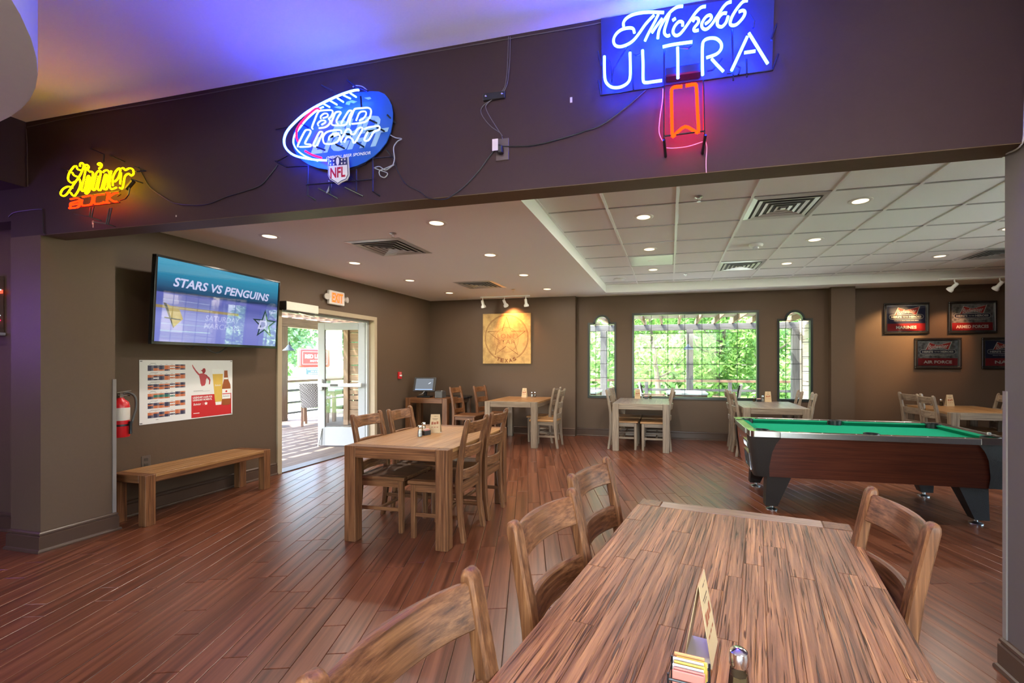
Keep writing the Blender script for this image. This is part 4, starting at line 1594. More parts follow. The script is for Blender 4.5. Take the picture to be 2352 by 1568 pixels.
MB().rect(px_(.872), px_(.972), py_(.617), py_(.602), .0023).flat(star_pts(px_(.921), py_(.565), .014, .009), .0023).build('label_red', M_RED, sheet)
lettering('label_text', 'Budweiser', plain('print_blue_grey', (.10, .12, .22), .4), sheet, w=.085 * pw, h=.03 * ph, shear=.3, cx=px_(.921), cy=py_(.650), z=.0024)
pins = MB()
for sx in (-1, 1):
    for sy in (-1, 1):
        pins.box(sx * (pw / 2 - .014) - .009, sx * (pw / 2 - .014) + .009, sy * (ph / 2 - .012) - .003, sy * (ph / 2 - .012) + .003, .001, .003)
tag(pins.build('staples', M_BLACK, ps), kind='stuff')

# ---- exit sign
ex = thing('exit_sign', 'lit red exit sign with two emergency lamp heads above the patio door', 'exit sign', (XL, 5.53, 2.32), rot=WALL_L)
MB().cbox(-.150, .150, -.100, .100, .002, .055, .010).build('housing', plain('exit_white', (.70, .66, .62), .4), ex)
MB().box(-.122, .122, -.076, .076, .0545, .0565).build('face_panel', plain('exit_face', (.62, .46, .40), .4), ex)
lettering('exit_text', 'EXIT', emit('exit_red', (1.0, .075, .012), 1.9), ex, w=.215, h=.135, bold=.035, z=.0580)
for s in (-1, 1):
    hd = MB().lathe([(0, -.03), (.034, -.028), (.044, -.005), (.044, .018), (.038, .020), (0, .016)], n=20, M=Matrix.Rotation(R(18 * s), 4, 'Y'), c=(s * .195, .0, .045)).build('lamp_head', plain('exit_head', (.52, .47, .42), .3), ex, smooth=True)
    MB().box(min(s * .15, s * .165), max(s * .15, s * .165), -.012, .012, .02, .045).build('lamp_arm', MATS['exit_white'], hd)

# ---- door operator
op = thing('door_operator', 'long beige automatic door operator box on the door head', 'door closer', (XL + .022, 4.84, 2.095), rot=WALL_L)
MB().cbox(-.26, .26, -.052, .055, 0, .10, .005).build('cover', plain('operator_beige', (.60, .58, .50), .35), op)
MB().cbox(-.268, -.2605, -.056, .058, 0, .104, .003).build('end_cap', M_BLACK, op)
MB().box(-.24, .24, -.058, -.052, .03, .06).build('slide_slot', M_DARK, op)
MB().bar((-.02, -.06, .045), (.34, -.075, -.05), .014, .02).build('arm', M_ALU, op)

# ---- fire alarm pull station, outlet
pu = thing('pull_station', 'small red fire alarm pull station on the wall beside the patio door', 'fire alarm', (XL, 7.12, 1.155), rot=WALL_L)
M_FRED = plain('alarm_red', (.55, .012, .018), .3)
MB().cbox(-.045, .045, -.062, .062, 0, .03, .005).build('box', M_FRED, pu)
MB().cbox(-.030, .030, -.018, .012, .03, .042, .003).build('handle', plain('alarm_white', (.72, .68, .66), .4), pu)
lettering('pull_text', 'FIRE', MATS['alarm_white'], pu, w=.05, h=.016, bold=.02, cy=.040, z=.0305)
ou = thing('wall_outlet', 'brown wall outlet above the bench', 'outlet', (XL, 3.135, .462), rot=WALL_L)
MB().cbox(-.037, .037, -.058, .058, 0, .006, .003).build('cover_plate', plain('outlet_brown', (.09, .066, .052), .3), ou)
for s in (-1, 1):
    MB().cbox(-.017, .017, s * .024 - .014, s * .024 + .014, .006, .009, .002).build('socket', plain('outlet_dark', (.05, .037, .030), .3), ou)

# ---- fire extinguisher
fe = thing('fire_extinguisher', 'red fire extinguisher hanging beside the column, hose on its side', 'fire extinguisher', (XL + .085, 2.885, .735))
MB().lathe([(0, 0), (.058, .004), (.062, .012), (.062, .27), (.055, .305), (.030, .33), (.022, .345), (0, .345)], n=28).build('cylinder', M_FRED, fe, smooth=True)
MB().lathe([(.0628, .10), (.0632, .105), (.0632, .112), (.0628, .117)], n=28).build('strap', M_BLACK, fe, smooth=True)
MB().cbox(-.018, .018, -.016, .016, .345, .385, .004).build('valve', M_CHROME, fe)
MB().bar((0, -.03, .392), (0, .075, .405), .022, .010).bar((0, -.02, .372), (0, .07, .360), .018, .008).build('lever', M_CHROME, fe)
MB().tube(smooth_path([(.0, .015, .375), (.02, .05, .385), (.045, .082, .345), (.05, .085, .25), (.058, .060, .17), (.062, .045, .12)], 6), .010, 10).build('hose', plain('grey_hose', (.055, .05, .045), .4), fe, smooth=True)
MB().lathe([(.012, .0), (.010, .055), (.013, .11)], n=12, c=(.072, .030, .03)).build('nozzle', M_BLACK, fe, smooth=True)
MB().lathe([(.0625, .15), (.0629, .155), (.0629, .255), (.0625, .26)], n=28).build('label_band', plain('label_cream', (.60, .55, .50), .4), fe, smooth=True)
MB().box(-.083, -.055, -.02, .02, .05, .36).build('wall_hook', M_BLACK, fe)

# ================================================================== STAR CANVAS
cw, chh = .985, .978
cv = thing('canvas_picture', 'square parchment canvas with a brown five pointed star in a ring', 'picture', (-3.094, YC, 1.851), rot=WALL_B)
mC, nt, out = new_mat('parchment')
b = principled(nt, out)
b.inputs['Roughness'].default_value = .8
tc = nt.nodes.new('ShaderNodeTexCoord')
n1 = nt.nodes.new('ShaderNodeTexNoise')
n1.inputs['Scale'].default_value = 5
n1.inputs['Detail'].default_value = 8
n1.inputs['Roughness'].default_value = .7
nt.links.new(tc.outputs['Object'], n1.inputs['Vector'])
r1 = nt.nodes.new('ShaderNodeValToRGB')
r1.color_ramp.elements[0].position = .30
r1.color_ramp.elements[0].color = (.27, .15, .055, 1)
r1.color_ramp.elements[1].position = .58
r1.color_ramp.elements[1].color = (.56, .36, .135, 1)
nt.links.new(n1.outputs['Fac'], r1.inputs[0])
nt.links.new(r1.outputs[0], b.inputs['Base Color'])
MB().cbox(-cw / 2, cw / 2, -chh / 2, chh / 2, .002, .032, .003).build('canvas', mC, cv)
M_SEP = plain('sepia_ink', (.18, .062, .020), .8, var=.35, scale=60)
M_SEP2 = plain('faded_sepia', (.32, .17, .072), .8, var=.3, scale=60)


def ring_flat(mb, cx, cy, r0, r1, z, a0=0, a1=360, n=64):
    for k in range(n):
        t0, t1 = R(a0 + (a1 - a0) * k / n), R(a0 + (a1 - a0) * (k + 1) / n)
        mb.flat([(cx + r0 * math.cos(t0), cy + r0 * math.sin(t0)), (cx + r1 * math.cos(t0), cy + r1 * math.sin(t0)), (cx + r1 * math.cos(t1), cy + r1 * math.sin(t1)), (cx + r0 * math.cos(t1), cy + r0 * math.sin(t1))], z)


rg = MB()
scy_ = .015
ring_flat(rg, 0, scy_, .428, .434, .0330, -62, 242)
ring_flat(rg, 0, scy_, .442, .450, .0330, -62, 242)
rg.build('ring_print', M_SEP, cv)
so = star_pts(0, scy_, .415, .165)
si = star_pts(0, scy_, .365, .142)
st = MB()
for k in range(10):
    p, q, p2, q2 = so[k], so[(k + 1) % 10], si[k], si[(k + 1) % 10]
    for s0, s1, wd in ((.03, .80, .012), ):
        d = Vector((q[0] - p[0], q[1] - p[1]))
        nn = Vector((-d.y, d.x)).normalized() * wd
        a = Vector(p) + d * s0
        bb_ = Vector(p) + d * .98
        st.flat([tuple(a), tuple(bb_), tuple(bb_ + nn), tuple(a + nn * .3)], .0331)
    st.flat([p2, ((p2[0] + q2[0]) / 2, (p2[1] + q2[1]) / 2), ((p2[0] + q2[0]) / 2 * .975, (p2[1] + q2[1]) / 2 * .975)], .0332)
st.build('star_print', M_SEP, cv)
ri2 = MB()
ring_flat(ri2, 0, scy_ - .04, .238, .246, .0328)
ri2.build('inner_ring_print', M_SEP2, cv)
lettering('star_text', 'LONE', M_SEP2, cv, w=.37, h=.09, bold=.01, space=1.15, cx=0, cy=.045, z=.0334)
lettering('star_text', 'STAR', M_SEP2, cv, w=.37, h=.09, bold=.01, space=1.15, cx=0, cy=-.065, z=.0334)
for k, ch in enumerate('TEXAS'):
    an = R(-90 + (k - 2) * 11.0)
    lettering('ring_text', ch, M_SEP, cv, w=.068, h=.072, bold=.035, cx=.445 * math.cos(an), cy=scy_ + .445 * math.sin(an), rot=an + R(90), z=.0334)

# ================================================================== FRAMED PICTURES
M_FRB = plain('black_picture_frame', (.016, .012, .010), .25)
M_MIR = plain('mirror_border', (.42, .40, .38), .15, metal=.8)
M_GREYP = None
mg, nt, out = new_mat('grey_photo_print')
b = principled(nt, out)
b.inputs['Roughness'].default_value = .3
tc = nt.nodes.new('ShaderNodeTexCoord')
vo = nt.nodes.new('ShaderNodeTexVoronoi')
vo.inputs['Scale'].default_value = 22
nt.links.new(tc.outputs['Object'], vo.inputs['Vector'])
r1 = nt.nodes.new('ShaderNodeValToRGB')
r1.color_ramp.elements[0].color = (.03, .03, .032, 1)
r1.color_ramp.elements[1].position = .75
r1.color_ramp.elements[1].color = (.26, .25, .245, 1)
nt.links.new(vo.outputs['Distance'], r1.inputs[0])
nt.links.new(r1.outputs[0], b.inputs['Base Color'])
M_NAVYP = plain('navy_print', (.020, .022, .062), .3, var=.4, scale=8)
M_BANN = plain('banner_red', (.30, .010, .012), .3, var=.06)
M_BOWR = plain('bow_red', (.46, .022, .015), .3, var=.05)
M_CREAM = plain('print_cream', (.72, .68, .60), .35)


def picture(x0, x1, z0, z1, title, upper, label):
    w, h = x1 - x0, z1 - z0
    pic = thing('framed_picture', label, 'picture', ((x0 + x1) / 2, 8.45, (z0 + z1) / 2), rot=WALL_B, group='framed military pictures')
    fr = MB()
    t = .034
    for (a0, a1, b0, b1) in ((-w / 2, w / 2, h / 2 - t, h / 2), (-w / 2, w / 2, -h / 2, -h / 2 + t), (-w / 2, -w / 2 + t, -h / 2 + t, h / 2 - t), (w / 2 - t, w / 2, -h / 2 + t, h / 2 - t)):
        fr.cbox(a0, a1, b0, b1, .002, .034, .007)
    fr.build('frame', M_FRB, pic)
    MB().box(-w / 2 + t, w / 2 - t, -h / 2 + t, h / 2 - t, .004, .010).build('mirror_border', M_MIR, pic)
    iw, ih = w - 2 * t - .036, h - 2 * t - .036
    sh_ = MB().box(-iw / 2, iw / 2, -ih / 2, ih / 2, .010, .012).build('print', upper, pic)
    zz = .0126
    MB().rect(-iw / 2, iw / 2, -ih / 2, -ih / 2 + ih * .30, zz).build('red_band', M_BANN, sh_)
    lettering('title_text', title, M_CREAM, sh_, w=iw * (.54 if len(title) < 9 else .72 if len(title) < 11 else .80), h=ih * .125, bold=.03, cy=-ih * .355, z=zz + .0008)
    bow = [(-.30, .135), (-.20, .43), (.0, .33), (.34, .455), (.26, .155), (.05, .255)]
    cxp = sum(p[0] for p in bow) / 6
    cyp = sum(p[1] for p in bow) / 6
    MB().flat([((cxp + (a - cxp) * 1.08) * iw, (cyp + (c - cyp) * 1.16) * ih) for a, c in bow], zz + .0004).build('bow_outline', M_CREAM, sh_)
    MB().flat([(a * iw, c * ih) for a, c in bow], zz + .0009).build('bow_tie', M_BOWR, sh_)
    lettering('script_text', 'Budweiser', M_CREAM, sh_, w=iw * .52, h=ih * .17, shear=.35, bold=.012, cx=iw * .01, cy=ih * .285, rot=R(3), z=zz + .0014)
    pill = MB()
    pill_in = MB()
    for mbx, gx_, gy_ in ((pill, .455, .092), (pill_in, .447, .078)):
        pts = []
        for s in (1, -1):
            for k in range(9):
                an = R(-90 + 180 * k / 8) if s == 1 else R(90 + 180 * k / 8)
                rr = gy_ * ih
                pts.append((s * (gx_ * iw - rr) + rr * math.cos(an), .065 * ih + rr * math.sin(an)))
        mbx.flat(pts, zz + (.0006 if mbx is pill else .0010))
    pill.build('pill_outline', M_CREAM, sh_)
    pill_in.build('pill', plain('pill_navy', (.028, .026, .055), .3), sh_)
    lettering('pill_text', "HERE'S", M_CREAM, sh_, w=iw * .27, h=ih * .085, bold=.035, cx=-iw * .255, cy=.065 * ih, z=zz + .0016)
    lettering('pill_text', "TO THE", M_CREAM, sh_, w=iw * .14, h=ih * .04, bold=.02, cx=-iw * .02, cy=.062 * ih, z=zz + .0016)
    lettering('pill_text', "HEROES", M_CREAM, sh_, w=iw * .32, h=ih * .085, bold=.035, cx=iw * .235, cy=.065 * ih, z=zz + .0016)
    lettering('motto', 'PROUD TO SERVE THOSE WHO SERVE', M_CREAM, sh_, w=iw * .64, h=ih * .032, bold=.015, cy=-.085 * ih, z=zz + .0006)
    MB().box(-w / 2 + t, w / 2 - t, -h / 2 + t, h / 2 - t, .018, .0195).build('glazing', thin_glass('picture_glass', (.98, .98, .98), 1.0), pic)
    return pic


picture(3.462, 4.111, 1.853, 2.369, 'MARINES', M_NAVYP, 'black framed picture with a bright red band reading MARINES, spotlit')
picture(4.378, 5.031, 1.849, 2.368, 'ARMED FORCES', mg, 'black framed picture reading ARMED FORCES, upper right of the group')
picture(3.904, 4.558, 1.285, 1.786, 'AIR FORCE', mg, 'black framed picture reading AIR FORCE in the lower row')
picture(4.829, 5.480, 1.283, 1.783, 'NAVY', M_NAVYP, 'black framed picture in the lower row, cut by the pier')

# ================================================================== TERMINAL
pt_ = thing('sales_terminal', 'dark touch screen sales terminal on the corner table', 'computer', (-4.40, 7.40, .7435), R(8))
M_TERM = plain('terminal_grey', (.055, .052, .050), .4)
tm = Matrix.Translation((0, 0, .235)) @ Matrix.Rotation(R(-18), 4, 'X')
MB().cbox(-.205, .205, -.02, .022, -.135, .135, .006, M=tm).build('monitor', M_TERM, pt_)
vs = [tm @ Vector(p) for p in ((-.165, -.0212, -.105), (.165, -.0212, -.105), (.165, -.0212, .108), (-.165, -.0212, .108))]
sc_ = MB().add(vs, [(0, 1, 2, 3)]).build('display', emit('dim_screen', (.10, .11, .125), 1), pt_)
vs = [tm @ Vector(p) for p in ((-.165, -.0218, -.105), (.165, -.0218, -.105), (.165, -.0218, -.092), (-.165, -.0218, -.092))]
MB().add(vs, [(0, 1, 2, 3)]).build('task_bar', emit('task_blue', (.25, .36, .75), 1), sc_)
vs = [tm @ Vector(p) for p in ((.07, -.0218, .005), (.10, -.0218, .03), (.13, -.0218, .035), (.09, -.0218, .010))]
MB().add(vs, [(0, 1, 2, 3)]).build('screen_logo', emit('logo_pale', (.55, .62, .75), 1), sc_)
MB().cbox(-.12, .12, -.08, .09, 0, .028, .006).bar((0, .02, .028), (0, .04, .14), .07, .04).build('stand', M_BLACK, pt_)
MB().tube(smooth_path([(-.10, -.03, .05), (-.02, -.08, .07), (.02, -.05, .12)], 5), .006, 6).build('cable', plain('grey_cable', (.25, .25, .24), .5), pt_)
pr_ = thing('receipt_printer', 'dark grey receipt printer beside the terminal', 'printer', (-4.09, 7.41, .7435), R(5))
MB().cbox(-.072, .072, -.085, .085, 0, .115, .006).build('body', plain('printer_grey', (.085, .080, .076), .4), pr_)
MB().cbox(-.066, .066, -.080, .07, .1155, .128, .004).build('lid', plain('printer_lid', (.06, .057, .054), .35), pr_)
MB().lathe([(0, 0), (.005, 0), (.005, .002), (0, .002)], n=8, c=(.055, -.06, .128)).build('status_light', emit('led_white', (1, .95, .85), 2), pr_)

# ================================================================== TABLE TOP ITEMS
M_KRAFT = plain('kraft_card', (.52, .36, .20), .7, var=.05)
M_INK = plain('brown_ink', (.06, .032, .018), .7)
M_INKR = plain('rust_ink', (.30, .085, .035), .7)
ZTT = .7435


def make_tent(label, loc, rz):
    """folded card menu, ridge along local x"""
    t = thing('table_tent', label, 'menu card', loc, rz, group='kraft table cards')
    w, h, d = .052, .168, .030
    for s in (-1, 1):
        vs = [(-w, s * d, 0), (w, s * d, 0), (w * .80, s * .001, h), (-w * .80, s * .001, h), (-w, s * (d - .0012), 0), (w, s * (d - .0012), 0), (w * .80, 0, h - .001), (-w * .80, 0, h - .001)]
        pn = MB().add(vs, [(0, 1, 2, 3), (7, 6, 5, 4), (0, 4, 5, 1), (1, 5, 6, 2), (2, 6, 7, 3), (3, 7, 4, 0)]).build('panel', M_KRAFT, t)

        def on(x, f):
            return (x * (1 - .2 * f) * s * -1, s * (d * (1 - f) + .0009), h * f)
        for (mt, items) in ((M_INK, ((-.012, .014, .88, .94), (.016, .034, .89, .93), (-.030, .030, .745, .765), (-.020, .020, .70, .715))), (M_INKR, ((-.036, -.016, .45, .60), (-.010, .010, .46, .58), (.016, .036, .48, .62), (-.034, -.018, .30, .33), (-.008, .008, .30, .33), (.018, .034, .30, .33)))):
            mb = MB()
            for a, b_, f0, f1 in items:
                mb.add([on(a, f0), on(b_, f0), on(b_, f1), on(a, f1)], [(0, 1, 2, 3)])
            mb.build('print', mt, pn)
    MB().box(-w * .98, w * .98, -d * .98, d * .98, .0004, .0014).build('base_flap', plain('pale_card', (.62, .60, .62), .6), t)
    return t


def make_shaker(label, loc, fill, name):
    s = thing(name, label, 'shaker', loc, group='salt and pepper shakers')
    MB().lathe([(0, .001), (.019, .001), (.020, .004), (.0195, .030), (.017, .056), (.0155, .068), (.0155, .074)], n=8).build('glass_jar', thin_glass('shaker_glass', (.93, .95, .95), 1.5), s)
    MB().lathe([(0, .003), (.0175, .003), (.0175, .030), (.0155, .052), (0, .052)], n=8).build('contents', fill, s)
    MB().lathe([(.0168, .070), (.0180, .072), (.0180, .088), (.0165, .096), (.010, .101), (0, .102)], n=20).build('cap', M_CHROME, s, smooth=True)
    return s


M_SALT = plain('salt', (.62, .58, .52), .9, var=.1, scale=400)
M_PEP = plain('pepper', (.13, .075, .025), .9, var=.6, scale=900)


def make_caddy(label, loc, rz, packets=True):
    c = thing('sugar_caddy', label, 'caddy', loc, rz, group='sugar packet caddies')
    MB().cbox(-.034, .034, -.024, .024, 0, .004, .001).box(-.034, .034, -.024, -.022, .004, .040).box(-.034, .034, .022, .024, .004, .040).box(-.034, -.032, -.022, .022, .004, .040).box(.032, .034, -.022, .022, .004, .040).build('holder', M_BLACK, c)
    if packets:
        for k, (cn, col) in enumerate((('packet_pink', (.55, .20, .16)), ('packet_white', (.62, .60, .58)), ('packet_yellow', (.60, .43, .08)), ('packet_orange', (.62, .30, .12)))):
            MB().cbox(-.029, .029, -.017 + k * .010, -.011 + k * .010, .005, .052 + .003 * (k % 2), .001).build('packets', plain(cn, col, .6), c)
    return c


tent0 = make_tent('kraft menu card standing on the middle table', (-2.10, 3.715, ZTT), R(12))
salt0 = make_shaker('glass salt shaker on the middle table', (-2.113, 3.475, ZTT), M_SALT, 'salt_shaker')
pep0 = make_shaker('glass pepper shaker behind the sugar packets on the middle table', (-2.185, 3.66, ZTT), M_PEP, 'pepper_shaker')
cad0 = make_caddy('black caddy of sugar packets on the middle table', (-2.115, 3.575, ZTT), R(70))
ITEMS = [('star canvas table', (-2.62, 7.86, -6), (-2.49, 7.90), None, (-2.43, 7.90)),
         ('window table', (-.56, 8.02, 4), (-.478, 8.00), (-.41, 8.03), (-.335, 8.03)),
         ('table behind the pool table', (1.56, 7.86, 0), (1.485, 7.87), (1.42, 7.85), (1.345, 7.84)),
         ('picture wall table', (4.02, 7.72, 6), (3.80, 7.72), None, (3.93, 7.75))]
for nm, tx, sx1, cx1, px1 in ITEMS:
    dup(tent0, (tx[0], tx[1], ZTT), R(tx[2]), f'kraft menu card standing on the {nm}')
    dup(salt0, (sx1[0], sx1[1], ZTT), 0, f'glass salt shaker on the {nm}')
    dup(pep0, (px1[0], px1[1], ZTT), 0, f'glass pepper shaker on the {nm}')
    if cx1:
        dup(cad0, (cx1[0], cx1[1], ZTT), R(5), f'black caddy of sugar packets on the {nm}')
# on the foreground table
dup(tent0, (.068, 1.04, ZTT - .001), R(78), 'kraft menu card seen edge on, standing on the foreground table')
dup(pep0, (.128, .905, ZTT - .001), 0, 'pepper shaker with domed chrome cap on the foreground table')
wc = thing('wire_caddy', 'black wire caddy holding sugar packets on the foreground table', 'caddy', (.036, .893, ZTT - .001), R(-8))
wm = MB()
for z in (.004, .045):
    wm.tube([(-.036, -.027, z), (.036, -.027, z), (.036, .027, z), (-.036, .027, z)], .0022, 6, closed=True)
for (x, y) in ((-.036, -.027), (.036, -.027), (.036, .027), (-.036, .027)):
    wm.tube([(x, y, .002), (x, y, .056)], .0024, 6)
wm.tube([(-.036, 0, .004), (.036, 0, .004)], .002, 6).tube([(0, -.027, .004), (0, .027, .004)], .002, 6)
wm.build('wire_frame', M_BLACK, wc, smooth=True)
PK = [('packet_pink', 'pink sweetener packet, foremost in the wire caddy', -.019, .056, 0), ('packet_pink', 'second pink sweetener packet in the wire caddy', -.0135, .058, .002), ('packet_white', 'white sugar packet behind the pink ones in the wire caddy', -.007, .060, -.001),
      ('packet_yellow', 'yellow sweetener packet in the middle of the wire caddy', .000, .062, .001), ('packet_white', 'white sugar packet behind the yellow one in the wire caddy', .007, .064, -.002),
      ('packet_yellow', 'wide yellow sweetener packet near the back of the wire caddy', .0135, .063, .004), ('packet_orange', 'orange packet at the back of the wire caddy', .0195, .067, -.001)]
cwm = Matrix.Translation(wc.location) @ Matrix.Rotation(R(-8), 4, 'Z')
for cn, lb, y, h, dx in PK:
    p = cwm @ Vector((dx, y, .0065))
    o = MB().cbox(-.029, .029, -.002, .002, 0, h, .0012).build('sweetener_packet', MATS[cn], loc=p, rot=(R(4), 0, R(-8)))
    tag(o, lb, 'packet', 'sugar packets in the wire caddy')

# ================================================================== NEON SIGNS ON THE HEADER
M_NBLUE = emit('neon_blue', (.008, .036, 1.0), 64)
M_NWHITE = emit('neon_white', (.72, .93, 1.0), .6)
M_NBW = emit('neon_blue_white', (.010, .044, 1.0), 50)
M_NRED = emit('neon_red', (1.0, .0026, .0002), 30)
M_NPINK = emit('neon_pink', (1.0, .006, .05), 3)
M_NYEL = emit('neon_yellow', (1.0, .60, .0004), 6)
M_WIRE = plain('black_cord', (.012, .011, .012), .45)
M_BRK = plain('black_bracket', (.010, .010, .013), .3)


class Sign:
    """a sign hung on the header; outlines are traced in a crop (x0, y0, scale) and lie on a plane at its stand-off"""
    def __init__(self, name, label, crop, centre):
        self.crop = crop
        c = self.world(centre, 0)
        self.c = c
        self.o = thing(name, label, 'neon sign', (c.x, YB, c.z), rot=WALL_B, group='neon signs on the header')

    def world(self, p, s):
        x0, y0, k = self.crop
        return on_y(x0 + p[0] / k, y0 + p[1] / k, YB - s)

    def loc(self, p, s):
        w = self.world(p, s)
        return Vector((w.x - self.c.x, w.z - self.c.z, s))

    def tube(self, name, strokes, mat, s, r, sub=4, closed=False, parent=None):
        """each stroke is one glass tube"""
        for st in strokes:
            pts = smooth_path([self.loc(p, s) for p in st], sub, closed)
            MB().tube(pts, r, 8, closed).build(name, mat, parent or self.o, smooth=True)

    def rods(self, name, strokes, s, r=.004, ends=None, mat=None):
        for st in strokes:
            pts = [self.loc(p[:2], p[2] if len(p) > 2 else s) for p in st]
            MB().tube(pts, r, 6).build(name, mat or M_BRK, self.o)


# ---- the big blue script sign
SG = Sign('neon_sign', 'large blue neon sign reading Michelob ULTRA with a red ribbon outline', (1340, 0, 3.734), (870, 500))
S_ = .105
SG.tube('script_tube', [
    [(345, 228), (345, 190), (378, 150), (450, 118), (560, 104), (690, 108)],
    [(437, 282), (425, 245), (380, 240), (320, 258), (275, 300), (258, 350), (275, 390), (320, 400), (380, 380), (430, 345), (475, 290), (535, 205), (605, 130)],
    [(642, 125), (605, 200), (560, 282), (528, 350)],
    [(855, 53), (800, 62), (740, 108), (685, 185), (648, 262), (638, 330)],
    [(675, 160), (630, 220), (588, 280)],
    [(738, 118), (715, 190), (696, 255), (697, 290), (720, 309), (742, 300)],
    [(765, 175), (790, 158)],
    [(850, 222), (850, 192), (820, 186), (785, 222), (768, 270), (785, 302), (815, 300), (850, 268), (905, 192), (960, 112), (1008, 65), (1050, 55)],
    [(940, 182), (958, 156), (985, 163), (984, 196), (950, 240), (952, 264), (988, 258)],
    [(1045, 206), (1080, 180), (1098, 150), (1085, 130), (1050, 146), (1016, 200), (1022, 240), (1055, 250), (1098, 213), (1142, 148), (1200, 60), (1235, 26), (1270, 15)],
    [(1230, 114), (1195, 116), (1156, 160), (1150, 214), (1185, 230), (1222, 194), (1241, 140)],
    [(1410, 4), (1370, 14), (1320, 70), (1276, 140), (1258, 200), (1280, 218), (1320, 205), (1370, 150), (1386, 106), (1366, 90), (1334, 102)],
], M_NBLUE, S_, .0066)
SG.tube('letter_tube', [
    [(180, 482), (181, 620), (190, 695), (225, 738), (272, 752), (330, 742), (384, 705), (402, 640), (400, 450)],
    [(507, 430), (512, 560), (513, 688), (536, 708), (600, 700), (675, 690)],
    [(680, 402), (780, 380), (935, 359)],
    [(808, 405), (810, 540), (811, 672)],
    [(1022, 645), (1020, 520), (1021, 400), (1034, 350), (1080, 328), (1140, 332), (1180, 370), (1180, 420), (1140, 464), (1055, 495)],
    [(1100, 505), (1150, 560), (1200, 612)],
    [(1270, 605), (1338, 460), (1405, 315)],
    [(1420, 285), (1500, 415), (1580, 545)],
    [(1380, 452), (1428, 445), (1475, 438)],
], M_NBLUE, S_, .0068)
SG.tube('ribbon_tube', [
    [(848, 741), (790, 746), (762, 760), (755, 800), (758, 980), (762, 1150), (772, 1168), (800, 1140), (872, 1086), (945, 1120), (978, 1136), (988, 1118), (978, 940), (969, 750), (952, 724), (878, 735)],
], M_NRED, S_ - .02, .0075, 3)
SG.rods('frame_rod', [
    [(150, 818), (700, 738)], [(1030, 690), (1622, 602)], [(150, 818), (128, 690, .03)], [(150, 560), (124, 440, .03)], [(1622, 602), (1672, 465, .02)], [(1610, 345), (1660, 205, .02)],
    [(693, 430), (693, 1190)], [(1028, 690), (1036, 1150)], [(690, 1168), (1046, 1122)], [(400, 430), (430, 770)], [(1400, 505), (1402, 660)], [(1275, 250), (1285, 690)],
], S_ - .018, .0042)
SG.rods('standoff', [[(692, 1200, .085), (706, 1345, .004)], [(1046, 1158, .085), (1020, 1318, .004)]], 0, .0075)
SG.rods('dark_tube', [[(400, 360), (260, 590), (245, 705)], [(195, 498), (225, 530), (236, 620), (245, 705)], [(425, 465), (455, 478), (485, 465)], [(825, 412), (900, 415), (930, 385)], [(1190, 500), (1110, 600), (1060, 610)], [(1230, 630), (1270, 625)], [(1300, 560), (1345, 580), (1330, 640)], [(1430, 125), (1465, 180), (1455, 240)]], S_ - .01, .0045, mat=plain('blocked_glass', (.02, .03, .09), .15))
bp_ = MB().flat([tuple(SG.loc(p, .012)[:2]) for p in ((160, 812), (1618, 598), (1640, -60), (150, 160))], .012)
bp_.build('back_panel', plain('dark_blue_panel', (.016, .020, .050), .35), SG.o)
trf = MB()
c0, c1 = SG.loc((700, 700), .02), SG.loc((1010, 640), .02)
trf.cbox(c0.x, c1.x, c0.y - .005, c1.y + .03, .014, .07, .006)
trf.build('transformer', M_BRK, SG.o)
SG.tube('pink_cord', [[(683, 760), (678, 860), (655, 1020), (650, 1140), (685, 1220)], [(705, 1268), (780, 1270), (900, 1255), (1025, 1215)], [(1040, 1190), (1058, 1260), (1052, 1380), (1054, 1480)]], plain('pale_pink_cord', (.55, .35, .50), .5), .03, .0022, 5)

# ---- the football shaped sign
SB = Sign('neon_sign', 'football shaped neon sign reading BUD LIGHT on a blue plate with a shield', (640, 180, 7.128), (1000, 850))
PLS = .030
plate = [(1400, 218), (1520, 208), (1640, 214), (1730, 250), (1800, 330), (1850, 440), (1868, 560), (1862, 720), (1830, 880), (1760, 1050), (1660, 1180), (1560, 1272), (1420, 1365), (1280, 1430), (1120, 1472), (960, 1492), (800, 1492), (640, 1465), (500, 1415), (390, 1345), (300, 1250), (245, 1140), (225, 1020), (250, 880), (330, 740), (460, 610), (640, 480), (860, 360), (1100, 270), (1260, 232)]
pp = [tuple(SB.loc(p, PLS)[:2]) for p in plate]
M_PLATE = plain('blue_plate', (.018, .095, .42), .30, var=.12, scale=6)
plo = MB().prism(pp, PLS - .006, PLS).build('plate', M_PLATE, SB.o)
M_PLET = plain('plate_letters', (.30, .50, .56), .4)


def sb_text(name, s, quad_c, w_px, h_px, mat, z, **k):
    c = SB.loc(quad_c, PLS)
    a = SB.loc((quad_c[0] - w_px / 2, quad_c[1]), PLS)
    b_ = SB.loc((quad_c[0] + w_px / 2, quad_c[1]), PLS)
    t_ = SB.loc((quad_c[0], quad_c[1] - h_px / 2), PLS)
    u_ = SB.loc((quad_c[0], quad_c[1] + h_px / 2), PLS)
    lettering(name, s, mat, plo, w=(b_ - a).length, h=(t_ - u_).length, cx=c.x, cy=c.y, z=PLS + z, **k)


